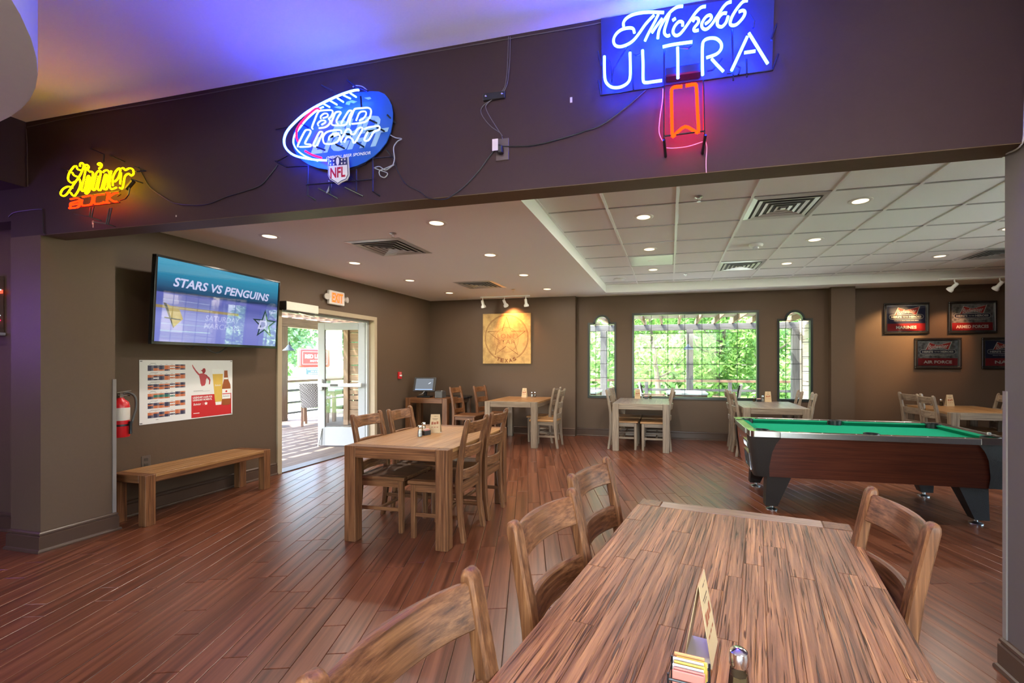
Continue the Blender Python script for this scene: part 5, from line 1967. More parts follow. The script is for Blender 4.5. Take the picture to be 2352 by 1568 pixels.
sb_text('plate_text', 'BUD', (1250, 790), 820, 270, M_PLET, .0008, bold=.05, shear=.35)
sb_text('plate_text', 'LIGHT', (1150, 1030), 1280, 280, M_PLET, .0008, bold=.05, shear=.35)
sb_text('sponsor_text', 'OFFICIAL BEER SPONSOR', (1140, 1262), 720, 50, M_PW, .0010, bold=.02, shear=.25)
ya = MB()
for q in (((1400, 320), (1500, 305), (1520, 335), (1470, 350)), ((1110, 385), (1200, 355), (1290, 380), (1230, 410), (1180, 395), (1160, 440), (1095, 425)), ((900, 470), (980, 455), (1060, 475), (1010, 500), (950, 485))):
    ya.flat([tuple(SB.loc(p, PLS)[:2]) for p in q], PLS + .0008)
ya.build('plate_laces', M_PLET, plo)
TS = .095
SB.tube('outer_tube', [[(1312, 190), (1240, 196), (1120, 230), (1000, 274), (850, 340), (700, 414), (570, 485), (450, 562), (340, 650), (250, 735), (180, 810), (130, 880), (98, 960), (90, 1030), (100, 1100), (140, 1170), (210, 1232), (300, 1275), (450, 1310), (620, 1333), (780, 1342)]], M_NBW, TS, .0062)
SB.tube('inner_tube', [[(735, 466), (680, 490), (580, 560), (440, 690), (330, 830), (265, 920), (242, 1010), (252, 1090), (320, 1190), (450, 1280), (640, 1350)]], M_NBW, TS - .02, .0045)
SB.tube('red_tube', [[(680, 512), (630, 492), (570, 522), (450, 632), (335, 770), (298, 850), (290, 950), (322, 1042)], [(435, 1190), (560, 1255), (700, 1300)]], M_NPINK, TS, .0055)
SB.tube('lace_tube', [[(730, 412), (835, 470)], [(845, 366), (955, 430)], [(960, 322), (1060, 386)], [(1060, 276), (1175, 330)], [(1170, 240), (1270, 305)]], M_NBW, TS, .0050)
SB.tube('letter_tube', [
    [(560, 828), (546, 800), (590, 680), (642, 560), (680, 530), (780, 520), (866, 520), (886, 560), (858, 628), (820, 662), (842, 690), (830, 745), (765, 798), (660, 815)],
    [(1165, 762), (1165, 700), (1200, 600), (1232, 522), (1262, 496), (1370, 486), (1470, 482), (1514, 530), (1490, 640), (1422, 708), (1320, 732), (1200, 745)],
    [(972, 745), (945, 700), (980, 620), (1018, 562), (996, 545), (932, 560), (895, 640), (864, 722), (882, 762), (965, 770), (1090, 760), (1124, 716), (1160, 620), (1200, 542), (1180, 526), (1142, 540), (1090, 620), (1042, 700), (1022, 742)],
    [(316, 1122), (316, 1090), (372, 970), (432, 860), (470, 842), (520, 852), (518, 892), (470, 980), (432, 1058), (455, 1076), (520, 1080), (530, 1100), (500, 1115), (420, 1120), (345, 1122)],
    [(1030, 905), (1022, 852), (960, 846), (900, 850), (785, 880), (726, 962), (742, 1058), (800, 1072), (870, 1070), (958, 1040), (998, 975), (1000, 930), (950, 922), (905, 942)],
    [(1022, 1044), (1022, 1010), (1065, 925), (1112, 840), (1150, 830), (1186, 868), (1182, 908), (1240, 910), (1292, 830), (1350, 802), (1372, 832), (1315, 940), (1262, 1038), (1222, 1050), (1212, 1002), (1155, 962), (1112, 970), (1072, 1050)],
    [(1402, 832), (1470, 802), (1560, 788), (1640, 780), (1655, 820), (1622, 850), (1562, 870), (1515, 945), (1470, 1012), (1420, 1022), (1402, 1000), (1432, 930), (1462, 870)],
], M_NWHITE, TS, .0050, 3)
SB.tube('letter_tube', [[(566, 1090), (612, 985), (660, 892), (692, 872), (720, 892), (675, 990), (630, 1090), (592, 1110)]], M_NWHITE, TS, .0050, 3, closed=True)
SB.tube('letter_tube', [
    [(692, 662), (690, 622), (742, 576), (800, 580), (802, 620), (762, 640), (725, 650)],
    [(652, 776), (640, 740), (692, 692), (760, 690), (762, 722), (702, 760)],
    [(1266, 695), (1290, 635), (1312, 580), (1348, 546), (1420, 542), (1430, 590), (1390, 652), (1320, 690)],
    [(822, 1012), (832, 952), (905, 902), (985, 895)],
], M_NWHITE, TS, .0045, 3)
SB.crop = (600, 160, 4.9)
SB.rods('frame_rod', [
    [(155, 1030), (285, 1095), (535, 1080)], [(170, 1035, .02), (300, 965)], [(530, 1080), (520, 1412), (612, 1466, .002)], [(508, 1295), (1262, 1235)], [(775, 1260), (775, 1392)], [(640, 1332), (860, 1448, .002)],
    [(1070, 1120), (1070, 1372)], [(940, 1322), (1150, 1424, .002)], [(1255, 1005), (1255, 1370), (1335, 1420, .002)], [(1255, 1000), (1475, 980)], [(985, 1205), (1050, 1250)], [(1000, 1130), (1180, 1060)],
    [(680, 175, .004), (800, 240, .05), (900, 330, .05)], [(970, 118, .004), (1060, 190, .05), (1200, 240, .05)], [(165, 672, .004), (330, 635)], [(1415, 505), (1515, 605, .004)],
    [(1410, 900), (1495, 1010, .01)],
], .045, .0048)
SB.rods('standoff', [[(840, 840, .095), (935, 885, .03)], [(1075, 820, .095), (1155, 868, .03)], [(1290, 640, .095), (1385, 692, .03)], [(625, 870, .095), (718, 905, .03)], [(1210, 560, .095), (1300, 600, .03)], [(1120, 300, .09), (1130, 430, .09)], [(440, 600, .09), (530, 650, .03)]], 0, .0055)
# shield
sh_out = [(755, 985), (800, 1000), (830, 985), (860, 960), (890, 985), (925, 992), (975, 975), (982, 1080), (986, 1185), (962, 1238), (905, 1262), (862, 1292), (820, 1262), (772, 1232), (750, 1185), (752, 1080)]
shc = (866, 1120)


def shrink(pts, k):
    return [(shc[0] + (x - shc[0]) * k, shc[1] + (y - shc[1]) * k) for x, y in pts]


SHS = .075
def sl(p):
    return tuple(SB.loc(p, SHS)[:2])
shield = MB().prism([sl(p) for p in sh_out], SHS - .008, SHS).build('shield', plain('shield_white', (.70, .70, .72), .35), SB.o)
M_SNAVY = plain('shield_navy', (.012, .020, .105), .35)
MB().flat([sl(p) for p in shrink(sh_out, .955)], SHS + .0006).build('shield_border', M_SNAVY, shield)
MB().flat([sl(p) for p in shrink(sh_out, .90)], SHS + .0010).build('shield_field', MATS['shield_white'], shield)
top = [p for p in shrink(sh_out, .90)]
MB().flat([sl(p) for p in ((771, 998), (803, 1012), (833, 999), (860, 978), (888, 999), (922, 1004), (963, 990), (968, 1070), (763, 1085))], SHS + .0014).build('shield_top', M_SNAVY, shield)
stars = MB()
for (x, y) in ((782, 1030), (817, 1026), (908, 1014), (943, 1010), (782, 1070), (817, 1066), (908, 1054), (943, 1050)):
    c = sl((x, y))
    stars.flat(star_pts(c[0], c[1], .0085, .0038), SHS + .0018)
fb = [(862 + 28 * math.cos(t) * .62 - 0 + 16 * math.sin(t) * .3, 1032 + 44 * math.sin(t) - 22 * math.cos(t) * .6) for t in [2 * math.pi * k / 18 for k in range(18)]]
stars.flat([sl(p) for p in fb], SHS + .0018)
stars.build('shield_stars', MATS['shield_white'], shield)
a, b_ = SB.loc((780, 1150), SHS), SB.loc((948, 1150), SHS)
t_, u_ = SB.loc((862, 1098), SHS), SB.loc((862, 1215), SHS)
lettering('shield_text', 'NFL', plain('shield_red', (.42, .010, .020), .35), shield, w=(b_ - a).length, h=(t_ - u_).length, cx=(a.x + b_.x) / 2, cy=(t_.y + u_.y) / 2, z=SHS + .0018, bold=.03)
SB.tube('coiled_cord', [[(1270, 1105), (1330, 1090), (1400, 1130), (1470, 1085), (1490, 1070), (1400, 1110), (1330, 1140), (1340, 1195), (1390, 1212), (1420, 1165), (1330, 1130), (1280, 1110)], [(1455, 735), (1510, 765), (1580, 778), (1530, 810), (1490, 880), (1500, 1000), (1480, 1080)], [(760, 1250), (775, 1290), (735, 1390), (790, 1310), (775, 1260)], [(1030, 195), (1060, 178), (1140, 190), (1200, 240)]], plain('pale_cord', (.30, .32, .36), .4), .03, .0030, 5)

# ---- the small yellow and red sign
SS = Sign('neon_sign', 'small yellow and red neon sign reading Shiner BOCK above the column', (110, 330, 7.127), (780, 700))
YS = .10
SS.tube('script_tube', [
    [(468, 366), (430, 372), (385, 425), (345, 492), (330, 570), (352, 618), (400, 640), (445, 620)],
    [(525, 372), (530, 328), (560, 314), (582, 340), (576, 400), (525, 520), (440, 640), (370, 740), (310, 822), (258, 856), (214, 835), (212, 795), (252, 738), (330, 700), (402, 722)],
    [(398, 470), (430, 520), (492, 545), (526, 605), (530, 682), (500, 762), (448, 842), (410, 848), (372, 800)],
    [(470, 375), (490, 420), (540, 432)],
    [(602, 352), (645, 346), (668, 380), (655, 430), (690, 460)],
    [(625, 375), (590, 570), (550, 742), (570, 776), (602, 742), (640, 572), (664, 525), (682, 562), (645, 730), (612, 800), (640, 815), (690, 738), (738, 500), (715, 456), (684, 462)],
    [(835, 352), (818, 336), (850, 316), (880, 340), (870, 382), (836, 406)],
    [(790, 482), (760, 620), (730, 728), (746, 760), (776, 738), (806, 640), (832, 530)],
    [(800, 472), (840, 440), (866, 462), (850, 560), (816, 728), (840, 760), (872, 738), (905, 620), (932, 522), (955, 502), (965, 542), (915, 718), (932, 746), (966, 734), (990, 620), (1010, 502), (985, 440), (935, 438), (902, 470)],
    [(1040, 440), (1010, 600), (1012, 700), (1042, 744), (1122, 715)],
    [(1062, 690), (1062, 560), (1112, 450), (1170, 402), (1186, 442), (1150, 562), (1092, 622)],
    [(1196, 470), (1192, 560), (1182, 662)],
    [(1215, 402), (1242, 400), (1266, 432), (1332, 402), (1390, 420), (1402, 490), (1362, 522), (1322, 490), (1262, 532), (1240, 642), (1216, 734), (1176, 720)],
], M_NYEL, YS, .0050, 3)
SS.tube('letter_tube', [
    [(372, 908), (470, 890), (514, 902), (516, 932), (410, 962), (368, 985), (372, 1050)],
    [(350, 1055), (480, 1040), (520, 1000), (515, 955)],
    [(385, 1003), (490, 985)],
    [(570, 872), (640, 858), (702, 850), (734, 872), (716, 970), (682, 1000), (575, 1010), (551, 972), (562, 910)],
    [(920, 826), (800, 838), (764, 868), (755, 958), (788, 986), (890, 972), (920, 948)],
    [(960, 802), (1010, 806)], [(988, 808), (962, 960)], [(930, 962), (1000, 966)],
    [(1142, 800), (1082, 815), (1002, 880), (1070, 940), (1125, 945)],
], emit('neon_soft_red', (1.0, .006, .0005), 8), YS - .015, .0058, 3)
SS.rods('frame_rod', [
    [(700, 80, .004), (920, 175, .05), (910, 300)], [(1020, 195, .004), (1260, 295, .05)], [(1400, 370), (1605, 445, .004)], [(1440, 455), (1605, 445, .004)], [(1360, 575), (1560, 645, .004)], [(215, 408, .004), (330, 440)], [(150, 770, .004), (240, 790)],
    [(420, 880), (1180, 775)], [(350, 1060), (1180, 960)], [(700, 1040), (680, 1195), ], [(750, 1030), (715, 1205)], [(430, 1148), (690, 1195), (880, 1262, .004)], [(1010, 1050), (955, 1305)], [(1045, 1045), (985, 1318)], [(735, 1278), (960, 1310), (1105, 1355, .004)],
    [(1340, 720), (1320, 830), (1270, 900), (1180, 930)], [(1130, 800), (1190, 830), (1140, 860)],
], .055, .0040)
SS.rods('transformer', [[(1400, 610), (1290, 740)]], .05, .013)

# ================================================================== CORDS AND SMALL PARTS ON THE HEADER
def cord(label, pts, s=.006, r=.0036, mat=None, sub=5):
    P = smooth_path([on_y(u, v, YB - s) for u, v in pts], sub)
    o0 = P[0].copy()
    o = MB().tube([p - o0 for p in P], r, 6).build('power_cord', mat or M_WIRE, loc=o0, smooth=True)
    return tag(o, label, 'cord', 'cords on the header')


cord('dark cord hanging between the yellow neon sign and the football neon sign', [(318, 383), (330, 405), (345, 430), (375, 452), (405, 467), (470, 470), (520, 452), (560, 440), (598, 426), (618, 405), (638, 378)])
cord('thin dark cord running from the football neon sign to the header outlet', [(902, 352), (912, 388), (932, 422), (965, 440), (985, 455), (1020, 458), (1042, 447), (1070, 425), (1100, 392), (1122, 362), (1138, 342)], r=.003)
cord('black cord running from the header outlet to the blue script sign', [(1152, 336), (1190, 336), (1230, 333), (1300, 315), (1340, 302), (1382, 287), (1440, 245), (1484, 206)])
cord('pair of thin wires dropping from the ceiling line to the header outlet', [(1168, 84), (1166, 140), (1163, 180), (1156, 206), (1130, 228), (1108, 245), (1106, 262), (1125, 288), (1148, 305), (1154, 318)], r=.0022, mat=plain('grey_wire', (.11, .095, .11), .4))
cord('second thin wire looping from the ceiling line to the header outlet', [(1172, 84), (1170, 150), (1160, 205), (1122, 235), (1117, 252), (1140, 292), (1154, 312)], s=.010, r=.0022, mat=MATS['grey_wire'])
cord('wire stapled along the top of the header', [(62, 292), (200, 262), (400, 229), (650, 182), (900, 136), (1165, 90), (1330, 62), (1400, 48)], s=.005, r=.0025, mat=plain('brown_wire', (.07, .05, .05), .45), sub=3)
cord('dark wire bent around the top of the column', [(20, 498), (32, 488), (60, 483), (92, 480), (99, 486), (100, 530), (104, 538)], s=.006, r=.004)
cord('wire running down the header beside the boxed soffit', [(60, 296), (62, 330), (63, 380), (64, 428)], s=.006, r=.0025, mat=MATS['brown_wire'], sub=3)
P = [Vector((1.462, YB - .1, ZF)), Vector((1.462, YB - .02, 2.75)), Vector((1.458, YB - .006, 2.45)), Vector((1.455, YB + .004, ZH - .003)), Vector((1.458, YB + .10, ZH - .004))]
o = MB().tube([p - P[0] for p in smooth_path(P, 5)], .004, 6).build('power_cord', plain('pale_wire', (.42, .40, .42), .4), loc=P[0], smooth=True)
tag(o, 'pale wire running down the header beside the pier', 'cord', 'cords on the header')
# black bracket plate and outlet plate
br = thing('bracket_plate', 'empty black mounting bracket screwed to the header', 'bracket', (-.934, YB, 2.842), rot=WALL_B)
MB().cbox(-.064, .064, -.020, .020, .001, .014, .003).build('plate', M_BLACK, br)
for s in (-1, 1):
    MB().lathe([(0, .016), (.005, .0155), (.006, .014)], n=10, c=(s * .047, .004, 0)).build('screw', M_CHROME, br)
oh = thing('wall_outlet', 'brown outlet plate with a plug in the middle of the header', 'outlet', (-.888, YB, 2.548), rot=WALL_B)
MB().cbox(-.038, .038, -.060, .060, 0, .006, .003).build('cover_plate', plain('header_outlet', (.085, .062, .066), .25), oh)
MB().cbox(-.016, .010, -.03, .012, .006, .034, .004).build('plug', M_BLACK, oh)
MB().box(-.045, -.012, -.018, .045, .036, .037).build('cord_tag', plain('paper_tag', (.60, .50, .62), .6), oh)
tp = MB().box(-.006, .006, -.014, .014, 0, .003).build('tape_scrap', plain('masking_tape', (.50, .44, .36), .7), loc=on_y(1312, 230, YB) + Vector((0, 0, 0)), rot=WALL_B)
tag(tp, 'small scrap of pale tape on the header beside the blue script sign', 'tape')
tp = MB().box(-.006, .006, -.012, .012, 0, .003).box(-.002, .004, -.035, -.012, 0, .002).build('tape_scrap', MATS['masking_tape'], loc=on_y(214, 515, YB) + Vector((0, 0, .012)), rot=WALL_B)
tag(tp, 'small strip of pale tape hanging under the yellow neon sign', 'tape')
tp = MB().box(-.004, .004, -.006, .006, 0, .002).build('tape_scrap', MATS['masking_tape'], loc=on_y(405, 496, YB), rot=WALL_B)
tag(tp, 'tiny tape scrap on the header right of the yellow neon sign', 'tape')

# ================================================================== SMALL DISPLAY WINDOW BESIDE THE COLUMN
dw = thing('display_window', 'small framed display window with a neon sign, cut by the photo edge', 'window display', (-5.62, 2.52, 1.87), rot=WALL_B)
fr = MB()
for a0, a1, b0, b1 in ((-.25, .25, .20, .235), (-.25, .25, -.235, -.20), (-.25, -.22, -.20, .20), (.22, .25, -.20, .20)):
    fr.cbox(a0, a1, b0, b1, 0, .05, .004)
fr.build('frame', plain('display_frame', (.20, .12, .11), .4), dw)
MB().box(-.22, .22, -.20, .20, .002, .006).build('backing', plain('display_back', (.03, .02, .07), .4), dw)
MB().cbox(-.27, .27, -.26, -.236, 0, .12, .003).build('sill', plain('display_sill', (.6, .58, .62), .4), dw)
dn = thing('neon_sign', 'small neon sign inside the display window at the photo edge', 'neon sign', (-5.47, 2.50, 1.90), rot=WALL_B)
for pts, mt in (([(-.10, .10, .01), (.12, .085, .01)], M_NWHITE), ([(.0, .045, .01), (.03, .035, .01), (.09, .02, .01)], M_NWHITE), ([(.02, .03, .01), (.05, -.07, .01), (.07, -.075, .01), (.095, .0, .01)], M_NWHITE), ([(-.05, -.13, .01), (.11, -.125, .01)], M_NWHITE), ([(.08, -.16, .01), (.11, -.165, .01)], M_NPINK)):
    MB().tube(smooth_path(pts, 3), .005, 8).build('tube', mt, dn)
MB().rect(-.10, .14, .055, .085, .006).build('red_panel', emit('red_panel', (.9, .06, .03), 1.2), dn)
MB().rect(-.10, .05, -.12, -.07, .006).build('white_panel', emit('lav_panel', (.62, .60, .80), 1.0), dn)
lettering('panel_text', 'ice', emit('panel_text', (1, .5, .3), 2), dn, w=.10, h=.022, shear=.3, cx=.02, cy=.07, z=.0075)
vr = thing('added_violet_ring', 'unseen violet ring added on the side wall to tint the column', 'neon sign', (-6.3, .95, 1.75), rot=WALL_L)  # glowing ring added out of view to tint the column violet
MB().tube([(.32 * math.cos(2 * math.pi * k / 40), .32 * math.sin(2 * math.pi * k / 40), .05) for k in range(40)], .012, 8, closed=True).build('tube', emit('added_violet_glow', (.42, .16, 1.0), 60), vr, smooth=True)
MB().lathe([(0, .002), (.36, .002), (.36, .02), (0, .02)], n=40).build('back_plate', M_BLACK, vr)

# ================================================================== OUTSIDE
mG, nt, out = new_mat('lawn')
b = principled(nt, out)
b.inputs['Roughness'].default_value = .9
tc = nt.nodes.new('ShaderNodeTexCoord')
n1 = nt.nodes.new('ShaderNodeTexNoise')
n1.inputs['Scale'].default_value = .6
n1.inputs['Detail'].default_value = 8
nt.links.new(tc.outputs['Object'], n1.inputs['Vector'])
r1 = nt.nodes.new('ShaderNodeValToRGB')
r1.color_ramp.elements[0].position = .35
r1.color_ramp.elements[0].color = (.11, .20, .035, 1)
r1.color_ramp.elements[1].position = .7
r1.color_ramp.elements[1].color = (.30, .42, .11, 1)
nt.links.new(n1.outputs['Fac'], r1.inputs[0])
nt.links.new(r1.outputs[0], b.inputs['Base Color'])
struct('ground', MB().box(-90, 90, -30, 110, -.6, -.35), mG, label='sunlit lawn beyond the patio')
M_DECK = wood('weathered_deck', 'y', (.060, .044, .036), (.12, .094, .077), (.19, .155, .13), rough=.75, spec=.15, grain=.6, bump=.3)
pd = MB()
pd.box(-9.3, XL - .15, 1.0, 12.2, -.3, -.004)
struct('floor_patio', pd, M_DECK, label='weathered timber patio floor')
struct('floor_terrace', MB().box(XL - .15, 6.5, 8.6, 12.2, -.3, -.004), plain('bounce_pale_terrace', (.70, .68, .64), .7, var=.08, scale=4), label='terrace floor beyond the windows, out of view, paled to bounce light')  # hidden below the sills; made pale to throw sunlight up to the ceiling
struct('path_and_bounce_paving', MB().box(-12.5, -10.7, -10, 30, -.36, -.33).box(-12.5, 30, 14.0, 15.2, -.36, -.33).box(-8, 8, -14, -4.3, -.36, -.05).box(6.6, 16, -14, 12, -.36, -.05), plain('pale_concrete', (.55, .50, .45), .8, var=.08, scale=3), label='pale concrete path across the lawn, plus unseen paving added to bounce light')  # path, plus unseen paving added at front and right to bounce light indoors
M_PG = {a: wood('grey_pergola_wood_' + a, a, (.045, .045, .046), (.085, .085, .086), (.13, .13, .13), rough=.6) for a in 'xyz'}
M_PB = {a: wood('brown_pergola_wood_' + a, a, (.10, .055, .035), (.19, .11, .07), (.29, .18, .12), rough=.6) for a in 'xyz'}

# pergola beyond the windows
pg = thing('pergola', 'grey timber pergola beyond the windows', 'pergola', (.48, 11.5, 0))
for x in (-2.15, 0, 2.4, 4.8):
    MB().cbox(x - .082, x + .082, -.08, .08, 0, 2.19, .005).build('post', M_PG['z'], pg)
MB().cbox(-3.4, 6, -.07, .07, 2.19, 2.335, .004).build('beam', M_PG['x'], pg)
MB().box(-2.2, 6, -2.9, -2.75, 2.46, 2.60).build('ledger', M_PG['x'], pg)
for k in range(22):
    x = -3.2 + k * .42
    MB().box(x - .022, x + .022, -2.75 if x > -2.2 else -2.1, .55, 2.336, 2.458).build('rafter', M_PB['y'], pg)
MB().box(-2.2, 6, -1.35, -.35, 2.459, 2.475).build('roof_panel', plain('roof_panel', (.22, .19, .16), .7), pg)
# railing
def railing(name, label, x0, y0, ln, rz, step=2.05, first=0.0):
    r_ = thing(name, label, 'railing', (x0, y0, 0), rz)
    for z0, z1 in ((.885, .945), (.655, .715), (.36, .41), (.10, .15)):
        MB().cbox(0, ln, -.045 if z1 > .9 else -.02, .045 if z1 > .9 else .02, z0, z1, .004).build('rail', M_PB['x'] if z1 > .9 else M_PG['x'], r_)
    x = first
    while x <= ln:
        MB().cbox(x - .045, x + .045, -.044, .044, 0, .884, .004).build('post', M_PG['z'], r_)
        x += step
    return r_


railing('railing', 'timber railing of the patio beyond the windows', -3.4, 11.78, 9.6, 0, 2.05, .76)
railing('railing', 'timber railing of the patio beyond the door', -9.22, 2.0, 10.0, R(90), 1.9, .9)
# cone lamps
def cone_lamp(label, loc, rz):
    c = thing('cone_lamp', label, 'wall lamp', loc, rz)
    MB().lathe([(.012, .13), (.03, .115), (.055, .075), (.13, 0), (.125, -.004), (.05, .065), (.0, .10)], n=24, c=(0, -.20, 0)).build('shade', plain('slate_metal', (.09, .12, .14), .35, metal=.5), c, smooth=True)
    MB().tube(smooth_path([(0, -.20, .12), (0, -.18, .20), (0, -.08, .20), (0, 0, .10)], 5), .010, 8).build('arm', M_BLACK, c, smooth=True)
    MB().lathe([(0, 0), (.04, 0), (.04, .02), (0, .02)], n=14, M=Matrix.Rotation(R(90), 4, 'X'), c=(0, 0, .10)).build('wall_rose', M_BLACK, c)
    return c


cone_lamp('slate cone lamp on the pergola post seen through the wide window', (.43, 11.41, 1.70), 0)
cone_lamp('slate cone lamp on the brown post beyond the patio door', (-8.62, 8.62, 1.66), R(40))
# pergola beyond the door
p2 = thing('pergola', 'brown timber pergola with close joists beyond the patio door', 'pergola', (-9.0, 8.4, 0))
for (x, y) in ((.0, .35), (0, -4.0), (0, 3.4)):
    MB().cbox(x - .10, x + .10, y - .10, y + .10, 0, 2.24, .005).build('post', M_PB['z'], p2)
MB().cbox(-.09, .09, -5.6, 3.6, 2.24, 2.46, .004).build('beam', M_PB['y'], p2)
for k in range(20):
    y = -5.5 + k * .46
    MB().box(-.25, 4.06, y - .025, y + .025, 2.461, 2.60).build('joist', M_PB['x'], p2)
for x in [.1 + .24 * k for k in range(9)] + [2.30 + .20 * k for k in range(9)]:
    hw_ = .092 if x > 2.2 else .085
    MB().box(x - hw_, x + hw_, -5.6, 3.3, 2.601, 2.625).build('roof_board', M_PB['y'], p2)
# slatted screens
def screen(label, loc, rz, ln, ht, mats, seed):
    s_ = thing('slat_screen', label, 'screen', loc, rz)
    rn = random.Random(seed)
    z = .03
    while z < ht - .1:
        h = rn.choice((.10, .14, .17, .19))
        h = min(h, ht - z)
        MB().cbox(.06, ln, -.015, .015, z, z + h, .003).build('slat', mats['x'], s_)
        z += h + rn.choice((.006, .010, .022))
    for x in (0.0, ln):
        MB().cbox(x - .06, x + .06, -.06, .06, 0, ht + .05, .004).build('post', mats['z'], s_)
    return s_


M_CED = {a: wood('cedar_' + a, a, (.20, .105, .055), (.36, .20, .11), (.50, .30, .18), rough=.6, vary=.3) for a in 'xyz'}
M_PALE = {a: wood('pale_siding_' + a, a, (.42, .36, .28), (.55, .48, .38), (.66, .59, .48), rough=.6) for a in 'xyz'}
screen('cedar slat screen beyond the glass of the patio door', (-7.0, 8.55, 0), 0, 1.98, 2.2, M_CED, 3)
screen('pale slat screen beyond the right arched window', (3.02, 8.75, 0), R(90), 2.65, 2.3, M_PALE, 4)

# patio furniture
M_WICK = None
mw, nt, out = new_mat('grey_wicker')
b = principled(nt, out)
b.inputs['Roughness'].default_value = .6
tc = nt.nodes.new('ShaderNodeTexCoord')
wv = nt.nodes.new('ShaderNodeTexChecker')
mp_ = nt.nodes.new('ShaderNodeMapping')
mp_.inputs['Scale'].default_value = (40, 40, 40)
nt.links.new(tc.outputs['Object'], mp_.inputs[0])
nt.links.new(mp_.outputs[0], wv.inputs['Vector'])
wv.inputs['Scale'].default_value = 1.0
wv.inputs['Color1'].default_value = (.30, .29, .28, 1)
wv.inputs['Color2'].default_value = (.10, .095, .09, 1)
nt.links.new(wv.outputs[0], b.inputs['Base Color'])


def wicker_chair(label, loc, rz):
    c = thing('wicker_chair', label, 'chair', loc, rz, 'grey wicker patio chairs')
    # faces +y locally; back at y = -.25
    n = 10
    mb = MB()
    for z, hw, y in ((.40, .24, -.20), (.60, .26, -.23), (.80, .275, -.26), (.93, .27, -.285)):
        for s in (0, 1):
            for k in range(n + 1):
                x = -hw + 2 * hw * k / n
                mb.v.append((x, y - s * .03 - .04 * (1 - (x / hw) ** 2), z))
    m = n + 1
    for i in range(3):
        for s in (0, 1):
            for k in range(n):
                a = (i * 2 + s) * m + k
                d = ((i + 1) * 2 + s) * m + k
                mb.f.append((a, a + 1, d + 1, d))
    for k in range(n):
        mb.f.append((6 * m + k, 6 * m + k + 1, 7 * m + k + 1, 7 * m + k))
        mb.f.append((k, k + 1, m + k + 1, m + k))
    mb.build('back', mw, c, smooth=True)
    MB().cbox(-.25, .25, -.21, .26, .39, .45, .012).build('seat', mw, c)
    for sx in (-1, 1):
        MB().bar((sx * .22, .23, 0), (sx * .235, .235, .64), .04, .04).build('leg', DARKW['z'], c)
        MB().bar((sx * .22, -.28, 0), (sx * .235, -.20, .45), .04, .04).build('leg', DARKW['z'], c)
        MB().cbox(sx * .235 - .025, sx * .235 + .025, -.24, .26, .64, .665, .006).build('arm_rest', DARKW['y'], c)
    return c


wch = wicker_chair('grey wicker patio chair with its back to the doorway', (-7.72, 8.42, 0), R(35))
dup(wch, (-8.45, 7.75, 0), R(-35), 'grey wicker patio chair at the left edge of the doorway')
dup(wch, (-6.75, 9.95, 0), R(185), 'grey wicker patio chair behind the door glass')
dup(wch, (1.10, 9.75, 0), R(80), 'grey wicker patio chair seen low through the wide window')
dup(wch, (-.35, 10.2, 0), R(-85), 'grey wicker patio chair left of the patio table in the wide window')
dup(wch, (-1.15, 9.6, 0), R(70), 'grey wicker patio chair seen low through the left arched window')


def patio_table(label, loc, rz, col):
    t = thing('patio_table', label, 'table', loc, rz, 'patio tables')
    MB().cbox(-.42, .42, -.42, .42, .71, .75, .006).build('table_top', plain(col[0], col[1], .3), t)
    for sx in (-1, 1):
        for sy in (-1, 1):
            MB().cbox(sx * .37 - .035, sx * .37 + .035, sy * .37 - .035, sy * .37 + .035, 0, .71, .004).build('leg', DARKW['z'], t)
    ap = MB()
    for s in (-1, 1):
        ap.box(-.335, .335, s * .37 - .015, s * .37 + .015, .62, .71).box(s * .37 - .015, s * .37 + .015, -.335, .335, .62, .71)
    ap.build('apron', DARKW['x'], t)
    return t


pt0 = patio_table('patio table with pale slate top beyond the wicker chair', (-8.12, 9.25, 0), R(10), ('pale_slate', (.32, .40, .40)))
dup(pt0, (-6.6, 9.15, 0), R(4), 'patio table seen through the glass of the open door')
dup(pt0, (.35, 10.05, 0), 0, 'patio table seen low through the wide window')
dup(pt0, (-1.95, 9.9, 0), 0, 'patio table seen low through the left arched window')

# roadside hotel sign
rs = thing('roadside_sign', 'red roadside hotel sign on a white pedestal beyond the patio', 'sign', (-31.1, 33.7, -.35), R(42.6 + 16))
M_SR = plain('sign_red', (.42, .022, .028), .35, var=.04)
MB().cbox(-1.25, 1.25, -.35, .35, 1.30, 2.95, .12).build('red_box', M_SR, rs)
sw_ = MB()
for a0, a1, b0, b1 in ((-1.0, 1.0, 2.66, 2.69), (-1.0, 1.0, 1.56, 1.59), (-1.0, -.97, 1.59, 2.66), (.97, 1.0, 1.59, 2.66)):
    sw_.box(a0, a1, -.356, -.351, b0, b1)
sw_.build('border_line', M_WHITE, rs)
tm_ = text_mesh('RED LION', w=1.62, h=.36, bold=.03)
for v in tm_.vertices:
    v.co = (v.co.x, -.357, v.co.y + 2.26)
link('sign_text', tm_, M_WHITE, rs)
tm_ = text_mesh('HOTEL', w=.78, h=.17, bold=.03, space=1.3)
for v in tm_.vertices:
    v.co = (v.co.x, -.357, v.co.y + 1.86)
link('sign_text', tm_, M_WHITE, rs)
MB().cbox(-1.0, 1.0, -.28, .28, 0, 1.30, .02).build('pedestal', M_WHITE, rs)
MB().box(-.70, .92, -.30, -.281, .66, 1.22).build('message_board', plain('board_slate', (.05, .075, .10), .5), rs)
for k, s_t in enumerate(('WELCOME BLACK SHEEP', 'BAR & GRILL', 'OPEN DAILY 5:30 PM')):
    tm_ = text_mesh(s_t, w=(1.45, .85, 1.25)[k], h=.085, bold=.02)
    for v in tm_.vertices:
        v.co = (v.co.x + .11, -.303, v.co.y + 1.10 - k * .165)
    link('board_text', tm_, M_WHITE, rs)

